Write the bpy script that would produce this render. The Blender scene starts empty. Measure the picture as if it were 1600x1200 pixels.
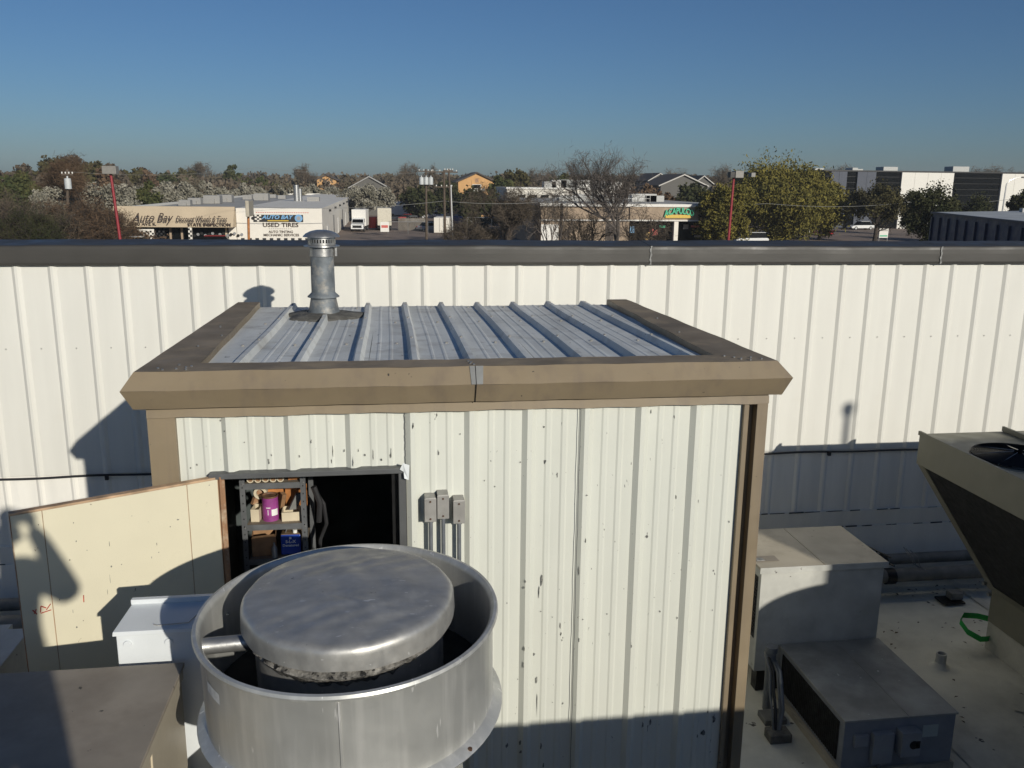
import bpy, bmesh, math, random
import numpy as np
from mathutils import Vector, Matrix
random.seed(7)
RN = np.random.RandomState(11)
SC = bpy.context.scene
COL = SC.collection
rad = math.radians

# ------------------------------------------------------------ camera
YAW, PITCH, ROLL, FPX = .1404, .2249, .0109, 1372.0
_cy, _sy, _cp, _sp = math.cos(YAW), math.sin(YAW), math.cos(PITCH), math.sin(PITCH)
FW = Vector((_sy * _cp, _cy * _cp, -_sp)); RT0 = Vector((_cy, -_sy, 0)); UP0 = RT0.cross(FW)
RT = RT0 * math.cos(ROLL) + UP0 * math.sin(ROLL); UP = -RT0 * math.sin(ROLL) + UP0 * math.cos(ROLL)
cam = bpy.data.cameras.new('camera'); camo = bpy.data.objects.new('camera', cam); COL.objects.link(camo)
camo.matrix_world = Matrix(((RT.x, UP.x, -FW.x, 0), (RT.y, UP.y, -FW.y, 0), (RT.z, UP.z, -FW.z, 0), (0, 0, 0, 1)))
cam.sensor_width = 36; cam.lens = FPX / 1600 * 36; cam.clip_start = .02; cam.clip_end = 6000
SC.camera = camo

# ------------------------------------------------------------ sky, sun, exposure
SUN = Vector((.4207, -1, .367)).normalized()          # towards the sun
W = bpy.data.worlds.new('World'); SC.world = W; W.use_nodes = True
_s = W.node_tree.nodes.new('ShaderNodeTexSky'); _s.sky_type = 'NISHITA'; _s.sun_disc = False
_s.sun_elevation = math.asin(SUN.z); _s.sun_rotation = math.atan2(SUN.x, SUN.y)
_s.altitude = 0; _s.air_density = .9; _s.dust_density = .65; _s.ozone_density = 6.5
W.node_tree.links.new(_s.outputs[0], W.node_tree.nodes['Background'].inputs[0])
W.node_tree.nodes['Background'].inputs[1].default_value = .058
sl = bpy.data.lights.new('sun', 'SUN'); sl.energy = 3.9; sl.angle = rad(.53); sl.color = (1, .945, .835)
slo = bpy.data.objects.new('sun', sl); COL.objects.link(slo)
slo.rotation_euler = SUN.to_track_quat('Z', 'Y').to_euler(); slo.location = (8, -20, 12)
SC.view_settings.view_transform = 'Standard'; SC.view_settings.look = 'None'
SC.view_settings.exposure = 0; SC.view_settings.gamma = 1; SC.view_settings.use_curve_mapping = False
SC.render.engine = 'CYCLES'
SC.cycles.max_bounces = 6

GZ = -8.0          # street level; the camera stands at the origin on the upper roof
DZ = -4.32         # lower roof deck
UZ = -1.52         # upper roof on which the photographer stands


def ray(u, v):
    return FW + RT * ((u - 800) / FPX) - UP * ((v - 600) / FPX)


def at(u, v, Y):
    d = ray(u, v); return d * (Y / d.y)


def gx(u, Y, v=300):
    return at(u, v, Y).x


# ------------------------------------------------------------ materials
MATS = {}


def mat(name, col, rough=.6, metal=0., var=.08, vscale=6., stretch=(1, 1, 1), bump=0., bscale=30., bstretch=(1, 1, 1),
        spots=None, streaks=None, stain=None, emit=None, spec=.5, coat=0.):
    """spots=(colour, scale, threshold, stretch) chips; streaks=(colour, amount, scale) vertical runs; stain=(colour, scale, lo, hi)"""
    if name in MATS: return MATS[name]
    m = bpy.data.materials.new(name); m.use_nodes = True; nt = m.node_tree; N = nt.nodes; L = nt.links
    b = N['Principled BSDF']; b.inputs['Roughness'].default_value = rough; b.inputs['Metallic'].default_value = metal
    b.inputs['Specular IOR Level'].default_value = spec
    tc = N.new('ShaderNodeTexCoord')

    def noise(scale, st, det=4., rgh=.55):
        mp = N.new('ShaderNodeMapping'); mp.inputs['Scale'].default_value = st; L.new(tc.outputs['Object'], mp.inputs[0])
        n = N.new('ShaderNodeTexNoise'); n.inputs['Scale'].default_value = scale; n.inputs['Detail'].default_value = det
        n.inputs['Roughness'].default_value = rgh; L.new(mp.outputs[0], n.inputs['Vector']); return n.outputs['Fac']

    def ramp(src, lo, hi):
        r = N.new('ShaderNodeMapRange'); r.inputs['From Min'].default_value = lo; r.inputs['From Max'].default_value = hi
        L.new(src, r.inputs['Value']); return r.outputs[0]

    def mix(fac, a, c2):
        x = N.new('ShaderNodeMix'); x.data_type = 'RGBA'; L.new(fac, x.inputs['Factor'])
        if isinstance(a, tuple): x.inputs['A'].default_value = (*a, 1)
        else: L.new(a, x.inputs['A'])
        if isinstance(c2, tuple): x.inputs['B'].default_value = (*c2, 1)
        else: L.new(c2, x.inputs['B'])
        return x.outputs['Result']
    c = tuple(col)
    lo = tuple(max(0, v * (1 - var * 1.6)) for v in c); hi = tuple(min(.95, v * (1 + var)) for v in c)
    out = mix(ramp(noise(vscale, stretch, 5), .3, .7), lo, hi)
    if stain:
        sc_, s2, a, z = stain; out = mix(ramp(noise(s2, (1, 1, 1), 6, .65), a, z), out, tuple(sc_))
    if streaks:
        sc_, amt, s2 = streaks
        r = N.new('ShaderNodeMath'); r.operation = 'MULTIPLY'; r.inputs[1].default_value = amt
        L.new(ramp(noise(s2, (1, 1, .06), 4), .5, .75), r.inputs[0]); out = mix(r.outputs[0], out, tuple(sc_))
    if spots:
        for sp in (spots if isinstance(spots, list) else [spots]):
            sc_, s2, th, st = sp; out = mix(ramp(noise(s2, st, 3, .6), th, th + .025), out, tuple(sc_))
    L.new(out, b.inputs['Base Color'])
    rr = ramp(noise(vscale * 2.3, (1, 1, 1), 4), .25, .75)
    q = N.new('ShaderNodeMapRange'); q.inputs['To Min'].default_value = max(.03, rough - .12); q.inputs['To Max'].default_value = min(1, rough + .12)
    L.new(rr, q.inputs['Value']); L.new(q.outputs[0], b.inputs['Roughness'])
    if bump:
        bp = N.new('ShaderNodeBump'); bp.inputs['Strength'].default_value = 1; bp.inputs['Distance'].default_value = bump
        L.new(noise(bscale, bstretch, 4), bp.inputs['Height']); L.new(bp.outputs[0], b.inputs['Normal'])
    if emit:
        b.inputs['Emission Color'].default_value = (*emit[0], 1); b.inputs['Emission Strength'].default_value = emit[1]
    if coat: b.inputs['Coat Weight'].default_value = coat
    MATS[name] = m; return m


def plain(name, col, rough=.6, metal=0., **k): return mat(name, col, rough, metal, **k)


RUST = (.06, .045, .035)
M_wall = mat('far_wall_white', (.675, .665, .61), .5, var=.03, vscale=1.1, stretch=(5, 1, .35), streaks=((.60, .58, .53), .22, 9),
             stain=((.64, .615, .55), 2.2, .62, .85), bump=.0010, bscale=3.5)
M_wallgrey = mat('lower_wall_coating', (.78, .76, .70), .7, var=.06, vscale=1.5, stretch=(3, 1, .5), streaks=((.6, .6, .58), .35, 6), bump=.003, bscale=5)
M_shed = mat('shed_white', (.61, .62, .555), .45, var=.03, vscale=1.4, stretch=(3, 1, .4), streaks=((.5, .52, .47), .25, 8), bump=.0015, bscale=4,
             spots=[((.10, .10, .095), 24, .715, (1, 1, .40)), ((.20, .20, .18), 55, .72, (1, 1, .8))])
M_shedlow = M_shed
M_tan = mat('fascia_tan', (.232, .183, .118), .5, var=.08, vscale=3, stretch=(.4, 1, 1), streaks=((.16, .125, .095), .6, 10),
            spots=((.03, .028, .025), 24, .725, (1, 1, 1)), bump=.0015, bscale=8)
M_tantop = mat('fascia_top_weathered', (.25, .205, .15), .75, spec=.2, var=.2, vscale=2.5, stain=((.34, .27, .18), 3.0, .52, .7), bump=.002, bscale=8)
M_roofmetal = mat('galvalume_roof', (.66, .67, .64), .55, .0, var=.12, vscale=3, stretch=(2, .3, 1), stain=((.36, .345, .31), 4.5, .50, .8), bump=.001, bscale=12,
                  spots=((.16, .15, .14), 13, .70, (1.6, .8, 1)))
M_tar = mat('grey_sealant', (.12, .115, .10), .9, var=.25, vscale=14, bump=.012, bscale=30)
M_galv = mat('flue_galvanised', (.42, .42, .41), .38, .8, var=.15, vscale=12, bump=.0008, bscale=30)
M_flue = mat('flue_pipe_weathered', (.16, .18, .195), .6, .2, var=.25, vscale=9, stain=((.36, .33, .28), 11, .5, .72), bump=.001, bscale=25)
M_alu = mat('spun_aluminium', (.50, .49, .46), .45, .68, var=.10, vscale=9, stretch=(1, 2.2, 1), stain=((.36, .36, .35), 6.5, .5, .75), bump=.0022, bscale=7,
            spots=[((.22, .22, .21), 30, .72, (1, 1, 1)), ((.72, .71, .68), 34, .69, (.5, 2, 1))])
M_aluband = mat('aluminium_windband', (.56, .56, .53), .42, .6, var=.12, vscale=3.5, stretch=(1, 1, .35), streaks=((.78, .77, .73), .6, 22), spots=((.82, .81, .78), 26, .675, (1, 1, .14)), bump=.0014, bscale=5,
                stain=((.42, .42, .40), 2.4, .55, .8))
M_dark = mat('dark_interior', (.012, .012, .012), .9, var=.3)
M_grease = mat('greasy_seal', (.22, .21, .19), .6, var=.6, vscale=30, spots=((.015, .015, .015), 34, .58, (1, 1, 1)), bump=.01, bscale=40)
M_capdark = mat('cap_flashing_dark', (.050, .047, .042), .50, .1, var=.12, vscale=2, stretch=(.3, 1, 1), bump=.002, bscale=1.8, bstretch=(1, 1, 2.2))
M_captop = mat('cap_flashing_top', (.07, .075, .085), .35, .4, var=.1)
M_sealant = mat('white_sealant', (.26, .26, .25), .8, var=.3, vscale=30, bump=.004, bscale=40)
M_deck = mat('roof_membrane', (.66, .64, .54), .85, var=.14, vscale=1.6, stain=((.36, .34, .28), 1.1, .5, .8), bump=.006, bscale=9,
             spots=[((.09, .085, .075), 7, .70, (1, 1, 1))])
M_greyframe = mat('dark_grey_trim', (.085, .088, .09), .5, var=.12)
M_unit = mat('tan_unit_paint', (.42, .375, .295), .5, var=.07, vscale=3, bump=.001, bscale=8, spots=((.08, .07, .06), 20, .715, (1, 1, 1)),
             stain=((.24, .20, .15), 1.8, .55, .8))
M_unitlow = mat('grey_unit_paint', (.52, .52, .48), .6, var=.14, vscale=3, stain=((.32, .32, .3), 2.2, .5, .75), bump=.001, bscale=9, spots=((.10, .09, .08), 14, .70, (1, 1, 1)))
M_olive = mat('olive_unit_paint', (.215, .205, .15), .5, var=.06, vscale=3, spots=((.08, .07, .05), 10, .77, (1, 1, 1)), bump=.001, bscale=6)
M_unitdark = mat('weathered_box_top', (.285, .25, .205), .6, var=.16, vscale=2.3, stain=((.19, .16, .13), 2.1, .5, .75), bump=.002, bscale=6,
                 spots=((.06, .055, .05), 16, .71, (1.4, 1, 1)))
M_coil = mat('coil_fins', (.02, .02, .019), .7, .3, var=.3, vscale=8, bump=.004, bscale=80)
M_black = mat('black_metal', (.015, .015, .016), .4, .3, var=.2)
M_door = mat('door_cream', (.62, .575, .43), .65, var=.04, vscale=2, bump=.001, bscale=10,
             spots=[((.16, .14, .10), 22, .715, (1, 1, .7))], stain=((.5, .46, .33), 2.0, .62, .85))
M_wood = mat('raw_wood_edge', (.33, .18, .095), .8, var=.3, vscale=6, stretch=(1, 1, .3), stain=((.5, .42, .3), 8, .5, .7), bump=.004, bscale=25)
M_woodtop = mat('raw_wood_top', (.46, .31, .19), .8, var=.3, vscale=9, bump=.004, bscale=25)
M_jbox = mat('junction_box_grey', (.33, .32, .30), .45, .3, var=.08, vscale=12)
M_conduit = mat('conduit_grey', (.20, .215, .235), .45, .5, var=.12, vscale=12)
M_whitebox = mat('white_box_paint', (.66, .69, .70), .4, var=.04, vscale=5, spots=((.1, .1, .1), 22, .78, (1, 1, 1)))
M_shelf = mat('shelf_steel', (.13, .135, .14), .5, .3, var=.15, vscale=10)
M_shelftop = mat('shelf_dusty', (.20, .165, .125), .8, var=.2)
M_screw = mat('rusty_screw', (.10, .055, .035), .6, .4)
M_cable = mat('black_cable', (.02, .02, .022), .6)
M_green = mat('green_tape', (.02, .38, .06), .5, var=.1)
M_pipe = mat('grey_pipe', (.17, .17, .16), .7, var=.2, vscale=6, bump=.003)
M_red = mat('red_pole_paint', (.26, .022, .03), .5, var=.1)
M_stucco = mat('stucco_parapet', (.42, .40, .36), .85, var=.08, bump=.004)

# ------------------------------------------------------------ mesh helpers


class G:
    def __init__(s): s.v = []; s.f = []; s.mi = []; s.cur = 0
    def add(s, vs, fs):
        n = len(s.v); s.v += [tuple(p) for p in vs]; s.f += [tuple(i + n for i in f) for f in fs]; s.mi += [s.cur] * len(fs); return s
    def box(s, x0, x1, y0, y1, z0, z1):
        return s.add([(x0, y0, z0), (x1, y0, z0), (x1, y1, z0), (x0, y1, z0), (x0, y0, z1), (x1, y0, z1), (x1, y1, z1), (x0, y1, z1)],
                     [(0, 3, 2, 1), (4, 5, 6, 7), (0, 1, 5, 4), (1, 2, 6, 5), (2, 3, 7, 6), (3, 0, 4, 7)])
    def hexa(s, p):   # 8 points, bottom 4 then top 4
        return s.add(p, [(0, 3, 2, 1), (4, 5, 6, 7), (0, 1, 5, 4), (1, 2, 6, 5), (2, 3, 7, 6), (3, 0, 4, 7)])
    def tube(s, pts, r, n=8, caps=True):
        pts = [Vector(p) for p in pts]; rs = r if isinstance(r, (list, tuple)) else [r] * len(pts)
        vs = []; ref = None
        for i, p in enumerate(pts):
            d = (pts[min(i + 1, len(pts) - 1)] - pts[max(i - 1, 0)]).normalized()
            if ref is None: ref = d.orthogonal().normalized()
            a = (ref - d * ref.dot(d)).normalized(); ref = a; b = d.cross(a)
            for k in range(n):
                t = 2 * math.pi * k / n; vs.append(p + (a * math.cos(t) + b * math.sin(t)) * rs[i])
        fs = [(i * n + k, i * n + (k + 1) % n, (i + 1) * n + (k + 1) % n, (i + 1) * n + k) for i in range(len(pts) - 1) for k in range(n)]
        if caps: fs += [tuple(range(n))[::-1], tuple((len(pts) - 1) * n + k for k in range(n))]
        return s.add(vs, fs)
    def lathe(s, prof, c, n=48, closed=False, tilt=None, wob=None):
        vs = []
        for (r, z) in prof:
            for k in range(n):
                t = 2 * math.pi * k / n; rr = r * (1 + (wob(t, z) if wob else 0))
                p = Vector((rr * math.cos(t), rr * math.sin(t), z))
                if tilt: p = tilt @ p
                vs.append(p + Vector(c))
        m = len(prof)
        fs = [(i * n + k, i * n + (k + 1) % n, ((i + 1) % m) * n + (k + 1) % n, ((i + 1) % m) * n + k) for i in range(m if closed else m - 1) for k in range(n)]
        if not closed:
            if prof[0][0] > 0 and prof[0][0] < .9: pass
        return s.add(vs, fs)
    def disc(s, c, r, n=24, z=0, tilt=None):
        vs = [];
        for k in range(n):
            t = 2 * math.pi * k / n; p = Vector((r * math.cos(t), r * math.sin(t), z))
            if tilt: p = tilt @ p
            vs.append(p + Vector(c))
        return s.add(vs, [tuple(range(n))])
    def ext(s, poly, d, cap=True):   # extrude a 3D polygon by vector d
        n = len(poly); P = [Vector(p) for p in poly]; d = Vector(d)
        s.add(P + [p + d for p in P], [(i, (i + 1) % n, (i + 1) % n + n, i + n) for i in range(n)] + ([tuple(range(n))[::-1], tuple(range(n, 2 * n))] if cap else []))
        return s
    def strip(s, A, B):              # open surface between polylines
        n = len(A); return s.add(list(A) + list(B), [(i, i + 1, n + i + 1, n + i) for i in range(n - 1)])


def setk(o, label=None, cat=None, group=None, kind=None):
    if label: o['label'] = label
    if cat: o['category'] = cat
    if group: o['group'] = group
    if kind: o['kind'] = kind
    return o


def thing(name, loc, label, cat, group=None):
    o = bpy.data.objects.new(name, None); COL.objects.link(o); o.location = loc; o.empty_display_size = .2
    return setk(o, label, cat, group)


def root_of(p):
    while p.parent: p = p.parent
    return p


def ob(name, g, m, parent=None, smooth=False, bev=0, label=None, world=True, kind=None, me=None, fixn=True):
    """g in world coordinates (world=True) or in the frame of the thing."""
    if me is None:
        me = bpy.data.meshes.new(name); me.from_pydata([tuple(p) for p in g.v], [], g.f)
        ms = m if isinstance(m, (list, tuple)) else [m]
        for x in ms: me.materials.append(x)
        if len(ms) > 1:
            for p, i in zip(me.polygons, g.mi): p.material_index = i
        if fixn:
            bm = bmesh.new(); bm.from_mesh(me); bmesh.ops.recalc_face_normals(bm, faces=bm.faces); bm.to_mesh(me); bm.free()
        if smooth:
            for p in me.polygons: p.use_smooth = True
            if smooth != 'all':
                try: me.set_sharp_from_angle(angle=rad(38))
                except Exception: pass
        me.update()
    o = bpy.data.objects.new(name, me); COL.objects.link(o)
    if parent:
        o.parent = parent
        if world and parent.type == 'EMPTY': o.location = -parent.location
    if bev:
        b = o.modifiers.new('bevel', 'BEVEL'); b.width = bev; b.segments = 2; b.limit_method = 'ANGLE'; b.angle_limit = rad(35)
    if label: o['label'] = label
    if kind: o['kind'] = kind
    return o


def boxg(*a): return G().box(*a)


def copy_tree(o, parent=None):
    c = o.copy(); COL.objects.link(c); c.parent = parent
    for ch in list(o.children): copy_tree(ch, c)
    return c


def dup(o, loc, rz=0, sc=None, label=None):
    c = copy_tree(o); c.location = loc; c.rotation_euler = (0, 0, rz)
    if sc: c.scale = sc
    if label: c['label'] = label
    return c


def text(name, s, size, loc, m, parent, width=None, shear=0, rz=0, ext=.01, rx=90, height=None, bold=0, local=False, align='CENTER', curve=None):
    c = bpy.data.curves.new(name, 'FONT'); c.body = s; c.size = size; c.extrude = ext; c.shear = shear; c.offset = bold
    c.align_x = align; c.align_y = 'CENTER'; c.resolution_u = 3
    t = bpy.data.objects.new('tmp', c); COL.objects.link(t); dg = bpy.context.evaluated_depsgraph_get(); dg.update()
    me = bpy.data.meshes.new_from_object(t.evaluated_get(dg)); COL.objects.unlink(t); bpy.data.objects.remove(t)
    xs = [v.co.x for v in me.vertices]; ys = [v.co.y for v in me.vertices]
    if width:
        k = width / (max(xs) - min(xs))
        for v in me.vertices: v.co.x *= k
    if height:
        k = height / (max(ys) - min(ys))
        for v in me.vertices: v.co.y *= k
    if curve:
        for v in me.vertices: v.co.y -= curve * v.co.x ** 2
    me.materials.clear(); me.materials.append(m); me.name = name
    o = bpy.data.objects.new(name, me); COL.objects.link(o)
    loc = Vector(loc)
    if parent:
        o.parent = parent
        if not local: loc = loc - parent.location if parent.type == 'EMPTY' else loc
    o.location = loc; o.rotation_euler = (rad(rx), 0, rz)
    return o


def bulk(name, V, F4, m, parent=None, kind=None):
    """fast quad/tri mesh from numpy arrays"""
    me = bpy.data.meshes.new(name); k = F4.shape[1]
    me.vertices.add(len(V)); me.vertices.foreach_set('co', V.astype(np.float32).ravel())
    me.loops.add(F4.size); me.loops.foreach_set('vertex_index', F4.astype(np.int32).ravel())
    me.polygons.add(len(F4)); me.polygons.foreach_set('loop_start', np.arange(0, F4.size, k, dtype=np.int32))
    me.polygons.foreach_set('loop_total', np.full(len(F4), k, dtype=np.int32))
    me.materials.append(m); me.update(calc_edges=True)
    o = bpy.data.objects.new(name, me); COL.objects.link(o)
    if parent: o.parent = parent
    if kind: o['kind'] = kind
    return o

# ============================================================ SETTING
def grid(name, x0, x1, y0, y1, z, m, label=None):
    return ob(name, G().add([(x0, y0, z), (x1, y0, z), (x1, y1, z), (x0, y1, z)], [(0, 1, 2, 3)]), m, label=label, kind='structure')


M_ground = mat('dry_ground', (.16, .125, .085), .95, var=.25, vscale=.05, stain=((.09, .085, .05), .03, .45, .65))
M_lot = mat('back_lot_paving', (.22, .165, .13), .9, var=.15, vscale=.3, stain=((.15, .12, .10), .12, .5, .7))
M_asph = mat('asphalt', (.05, .05, .052), .9, var=.2, vscale=.6, bump=.003)
M_conc = mat('pavement_concrete', (.33, .31, .28), .9, var=.12, vscale=.5)
M_paint = mat('road_paint', (.75, .75, .7), .7, var=.1)
M_bodyw = mat('own_building_wall', (.45, .42, .38), .8, var=.08)
grid('ground', -2600, 2600, -200, 5000, GZ, M_ground)
grid('street', -400, 400, 58, 78, GZ + .004, M_asph)
grid('street_median', -400, 400, 67.4, 68.6, GZ + .09, M_conc)
for nm, y0, y1 in (('pavement', 52, 58), ('pavement', 78, 82)):
    ob(nm, boxg(-400, 400, y0, y1, GZ, GZ + .12), M_conc, kind='structure')
gl = G()
for i in range(60):
    for y in (62.6, 73.0): x = -200 + i * 7; gl.add([(x, y, GZ + .008), (x + 3, y, GZ + .008), (x + 3, y + .12, GZ + .008), (x, y + .12, GZ + .008)], [(0, 1, 2, 3)])
ob('lane_markings', gl, M_paint, kind='structure')
grid('parking_lot', -120, 140, 82, 240, GZ + .006, M_lot)

# own building body, deck, upper roof and the higher block behind the photographer
o = ob('lower_building', boxg(-30, 30, .6, 8.75, GZ, DZ - .01), M_bodyw); setk(o, 'plain walls of the building under the lower flat roof', 'building')
g = G(); nx, ny = 80, 30
for j in range(ny + 1):
    for i in range(nx + 1):
        x = -14 + 30 * i / nx; y = .36 + 8.1 * j / ny
        g.v.append((x, y, DZ + .006 * math.sin(x * 1.7 + y) * math.sin(y * 2.1)))
for j in range(ny):
    for i in range(nx): a = j * (nx + 1) + i; g.f.append((a, a + 1, a + nx + 2, a + nx + 1)); g.mi.append(0)
ob('roof_deck', g, M_deck, smooth='all', kind='structure')
ub = thing('upper_building', (0, -3, GZ), 'taller stucco building whose roof edge the photographer stands on', 'building')
ob('wall', boxg(-30, 30, -14, .35, GZ, UZ - .03), M_stucco, ub)
ob('roof_edge', boxg(-30, 30, -14, .352, UZ - .03, UZ), M_tan, ub)
hb = thing('roof_screen_wall', (12, -1.25, UZ), 'tall stucco screen wall standing behind the right side of the roof', 'wall')
ob('wall', boxg(7.0, 29, -1.5, -1.0, UZ, .63), M_stucco, hb)
ob('coping', boxg(6.95, 29.05, -1.54, -.96, .63, .69), M_tan, hb)
ob('vent_pipe', G().tube([(8.89, -1.25, .72), (8.89, -1.25, 1.25)], .035), M_galv, hb)
ob('vent_cap', G().tube([(8.89, -1.25, 1.21), (8.89, -1.25, 1.31)], .065), M_galv, hb)


def panel_profile(x0, x1, ribs, top_in, top_w, dep, minor=(), mdep=.006):
    pts = []
    for xr in ribs:
        pts += [(xr, 0), (xr + top_in, dep), (xr + top_in + top_w, dep), (xr + 2 * top_in + top_w, 0)]
        for mo in minor: pts += [(xr + mo, 0), (xr + mo + .010, mdep), (xr + mo + .030, mdep), (xr + mo + .040, 0)]
    pts = sorted(p for p in pts if x0 < p[0] < x1)

    def hgt(x):
        for xr in ribs:
            t = x - xr
            if 0 <= t <= 2 * top_in + top_w: return dep * min(1, t / top_in, (2 * top_in + top_w - t) / top_in)
        return 0
    return [(x0, hgt(x0))] + pts + [(x1, hgt(x1))]


def vpanel(prof, Yp, z0, z1, g=None, dx=0, nz=1, wav=0, seed=0):
    g = g or G(); rows = []
    for j in range(nz + 1):
        z = z0 + (z1 - z0) * j / nz
        rows.append([(x + dx + (wav * math.sin(z * 3.1 + seed) if wav else 0), Yp - d - (wav * math.sin(x * 9 + z * 2.3 + seed) if wav else 0), z) for x, d in prof])
    for a, b in zip(rows, rows[1:]): g.strip(a, b)
    return g


# ------------------------------------------------------------ parapet wall
WY = 8.46
pw = thing('parapet_wall', (1.4, 8.6, DZ), 'long white ribbed metal parapet wall with dark grey cap behind the shed', 'wall')
base_prof = panel_profile(0, .9144, [0, .3048, .6096], .029, .022, .020, minor=(), mdep=.0015)
pm = None
for k in range(-8, 12):
    x = -3.357 + .9144 * k
    if pm is None:
        o = ob('wall_panel', vpanel(base_prof, 0, -2.752, -.72, nz=4, wav=.0005), M_wall, pw, world=False); pm = o.data
    else: o = ob('wall_panel', None, None, pw, me=pm)
    o.location = Vector((x, WY + (.0008 * (k % 2)), 0)) - pw.location
low_prof = panel_profile(0, .9144, [0, .3048, .6096], .024, .02, .014)
pm = None
for k in range(-8, 12):
    x = -3.357 + .9144 * k
    if pm is None:
        o = ob('lower_panel', vpanel(low_prof, 0, -3.46, -2.757, nz=2, wav=.002), M_wallgrey, pw, world=False); pm = o.data
    else: o = ob('lower_panel', None, None, pw, me=pm)
    o.location = Vector((x, WY + .012, 0)) - pw.location
for z0, z1, dy0, dy1, nm in ((-3.64, -3.45, .000, -.012, 'base_flashing'), (DZ + .0, -3.635, -.05, -.014, 'base_membrane')):
    g = G(); A = []; B = []
    for i in range(121):
        x = -11 + 25 * i / 120; w = .003 * math.sin(x * 5.1) + .002 * math.sin(x * 17)
        A.append((x, WY + dy0 + w, z0)); B.append((x, WY + dy1 + w, z1 + .004 * math.sin(x * 7.3)))
    g.strip(A, B); g.strip(B, [(p[0], WY + .02, p[2] + .001) for p in B])
    ob(nm, g, M_wallgrey, pw)
# dark sealant dashes on the two lap joints
g = G()
for i in range(150):
    x = -4.5 + RN.rand() * 12.5; z = (-3.448, -3.632)[i % 2]; L = .04 + RN.rand() * .13
    g.tube([(x, WY - .016, z), (x + L / 2, WY - .020, z + .003), (x + L, WY - .016, z + .002)], .003 + .005 * RN.rand(), 5)
ob('joint_sealant', g, mat('grey_joint', (.07, .075, .08), .8, var=.5, vscale=9), pw, kind='stuff')
ob('wall_core', boxg(-11, 14, 8.50, 8.76, DZ, -.60), M_bodyw, pw)
seams = [-9.70, -6.64, -3.58, -.52, 2.545, 5.625, 8.7, 11.7]
for a, b in zip(seams, seams[1:]):
    g = G(); n = 48; prof = [(8.412, -.765), (8.404, -.760), (8.400, -.74), (8.400, -.70), (8.400, -.66), (8.401, -.62), (8.403, -.598), (8.410, -.588), (8.422, -.584), (8.58, -.572), (8.80, -.556), (8.80, -.70)]
    rows = []
    for j, (y, z) in enumerate(prof):
        r = []
        for i in range(n + 1):
            x = a + .003 + (b - a - .006) * i / n
            d = .0010 * math.sin(x * 4.1 + 1.3) * math.sin(z * 19) + .0008 * math.sin(x * 11.3 + 2) + sum(.006 * math.exp(-((x - q) / .10) ** 2 - ((z + .60) / .016) ** 2) for q in (-1.3, .95, 2.75, 3.65, 4.45, 5.45, 6.3))
            wz = .0025 * math.sin(x * 2.2) + .0018 * math.sin(x * 7.9)
            r.append((x, y + (d if j < 9 else 0), z + (wz if j > 4 else 0)))
        rows.append(r)
    for p, q in zip(rows, rows[1:]): g.strip(p, q)
    ob('cap_flashing', g, M_capdark, pw, smooth=True)
for x in (2.545, 5.625):
    g = G(); A = []; B = []
    for j in range(12):
        z = -.765 + .18 * j / 11; w = .008 + .004 * math.sin(j * 2.1 + x)
        xx = x + .004 * math.sin(j * 1.3); A.append((xx - w, 8.391, z)); B.append((xx + w, 8.391, z))
    g.strip(A, B); ob('cap_joint_sealant', g, M_sealant, pw)
# cable and dark gap along the lap at mid height
g = G(); pts = []
for i in range(200):
    x = -9 + 21 * i / 199; pts.append((x, WY - .040, -2.762 + .006 * math.sin(x * 1.9) + .004 * math.sin(x * 6.1)))
g.tube(pts, .012, 6); o = ob('cable', g, M_cable, pw, smooth=True)
g = G()
for x in np.arange(-8.2, 11, 1.83): g.box(x - .008, x + .022, WY - .06, WY - .03, -2.80, -2.755)
ob('cable_clip', g, M_cable, pw)
# screw row
sg = G().tube([(0, 0, 0), (0, -.004, 0)], .007, 6)
sm_ = None
for k in range(-6, 34):
    x = -3.357 + .3048 * k + .18
    o = ob('screw', sg if sm_ is None else None, M_jbox, pw, me=sm_, world=False); sm_ = o.data
    o.location = Vector((x, WY - .0015, -1.53)) - pw.location

# pipes along the wall foot
for y, z, r in ((8.27, -3.97, .06), (8.08, -4.07, .075)):
    pr = thing('wall_pipe', (2, y, DZ), 'thick grey pipe along the foot of the wall, ' + ('the upper one' if z > -4 else 'the lower one'), 'pipe', 'pipes along the wall foot')
    ob('pipe', G().tube([(-9, y, z), (3, y, z + .01), (12, y, z)], r, 12), M_pipe, pr, smooth=True)
    for x in (-6.5, -3.4, .5, 4.62, 7.8): ob('support_block', boxg(x - .09, x + .09, y - .1, y + .1, DZ, z - r + .01), M_black, pr)
    for x in (-4.2, 1.2, 5.25): ob('coupling', G().tube([(x - .05, y, z + .002), (x + .05, y, z + .002)], r + .012, 12), M_black, pr, smooth=True)
g = G(); c0 = at(1425, 872, 8.0)
for dx, dz in ((0, 0), (.05, -.02), (-.03, .02)):
    g.tube([c0 + Vector((dx - .05, .05, .09 + dz)), c0 + Vector((dx, -.02, .02)), c0 + Vector((dx + .03, -.04, -.07 + dz)), c0 + Vector((dx + .10, -.03, -.11 + dz))], .005, 5)
setk(ob('string', g, M_sealant), 'pale string tied round the grey wall pipes', 'string')

# ------------------------------------------------------------ shed
SY = 4.40
sh = thing('metal_shed', (.41, 5.9, DZ), 'white ribbed metal shed with brown fascia and open doorway', 'shed')
R0 = -.8466; RP = .3048
rb = [R0 + RP * k for k in range(-1, 10)]
MIN = (.122, .208)
ZF = -1.12


def spanel(x0, x1, z0, z1, nm='wall_panel', dy=0, seed=0, ribs=None):
    pr = panel_profile(x0, x1, ribs or rb, .026, .024, .026, MIN, .0045)
    o = ob(nm, vpanel(pr, SY + dy, z0, z1, nz=14, wav=.0006, seed=seed), M_shed, sh); return o


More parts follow.
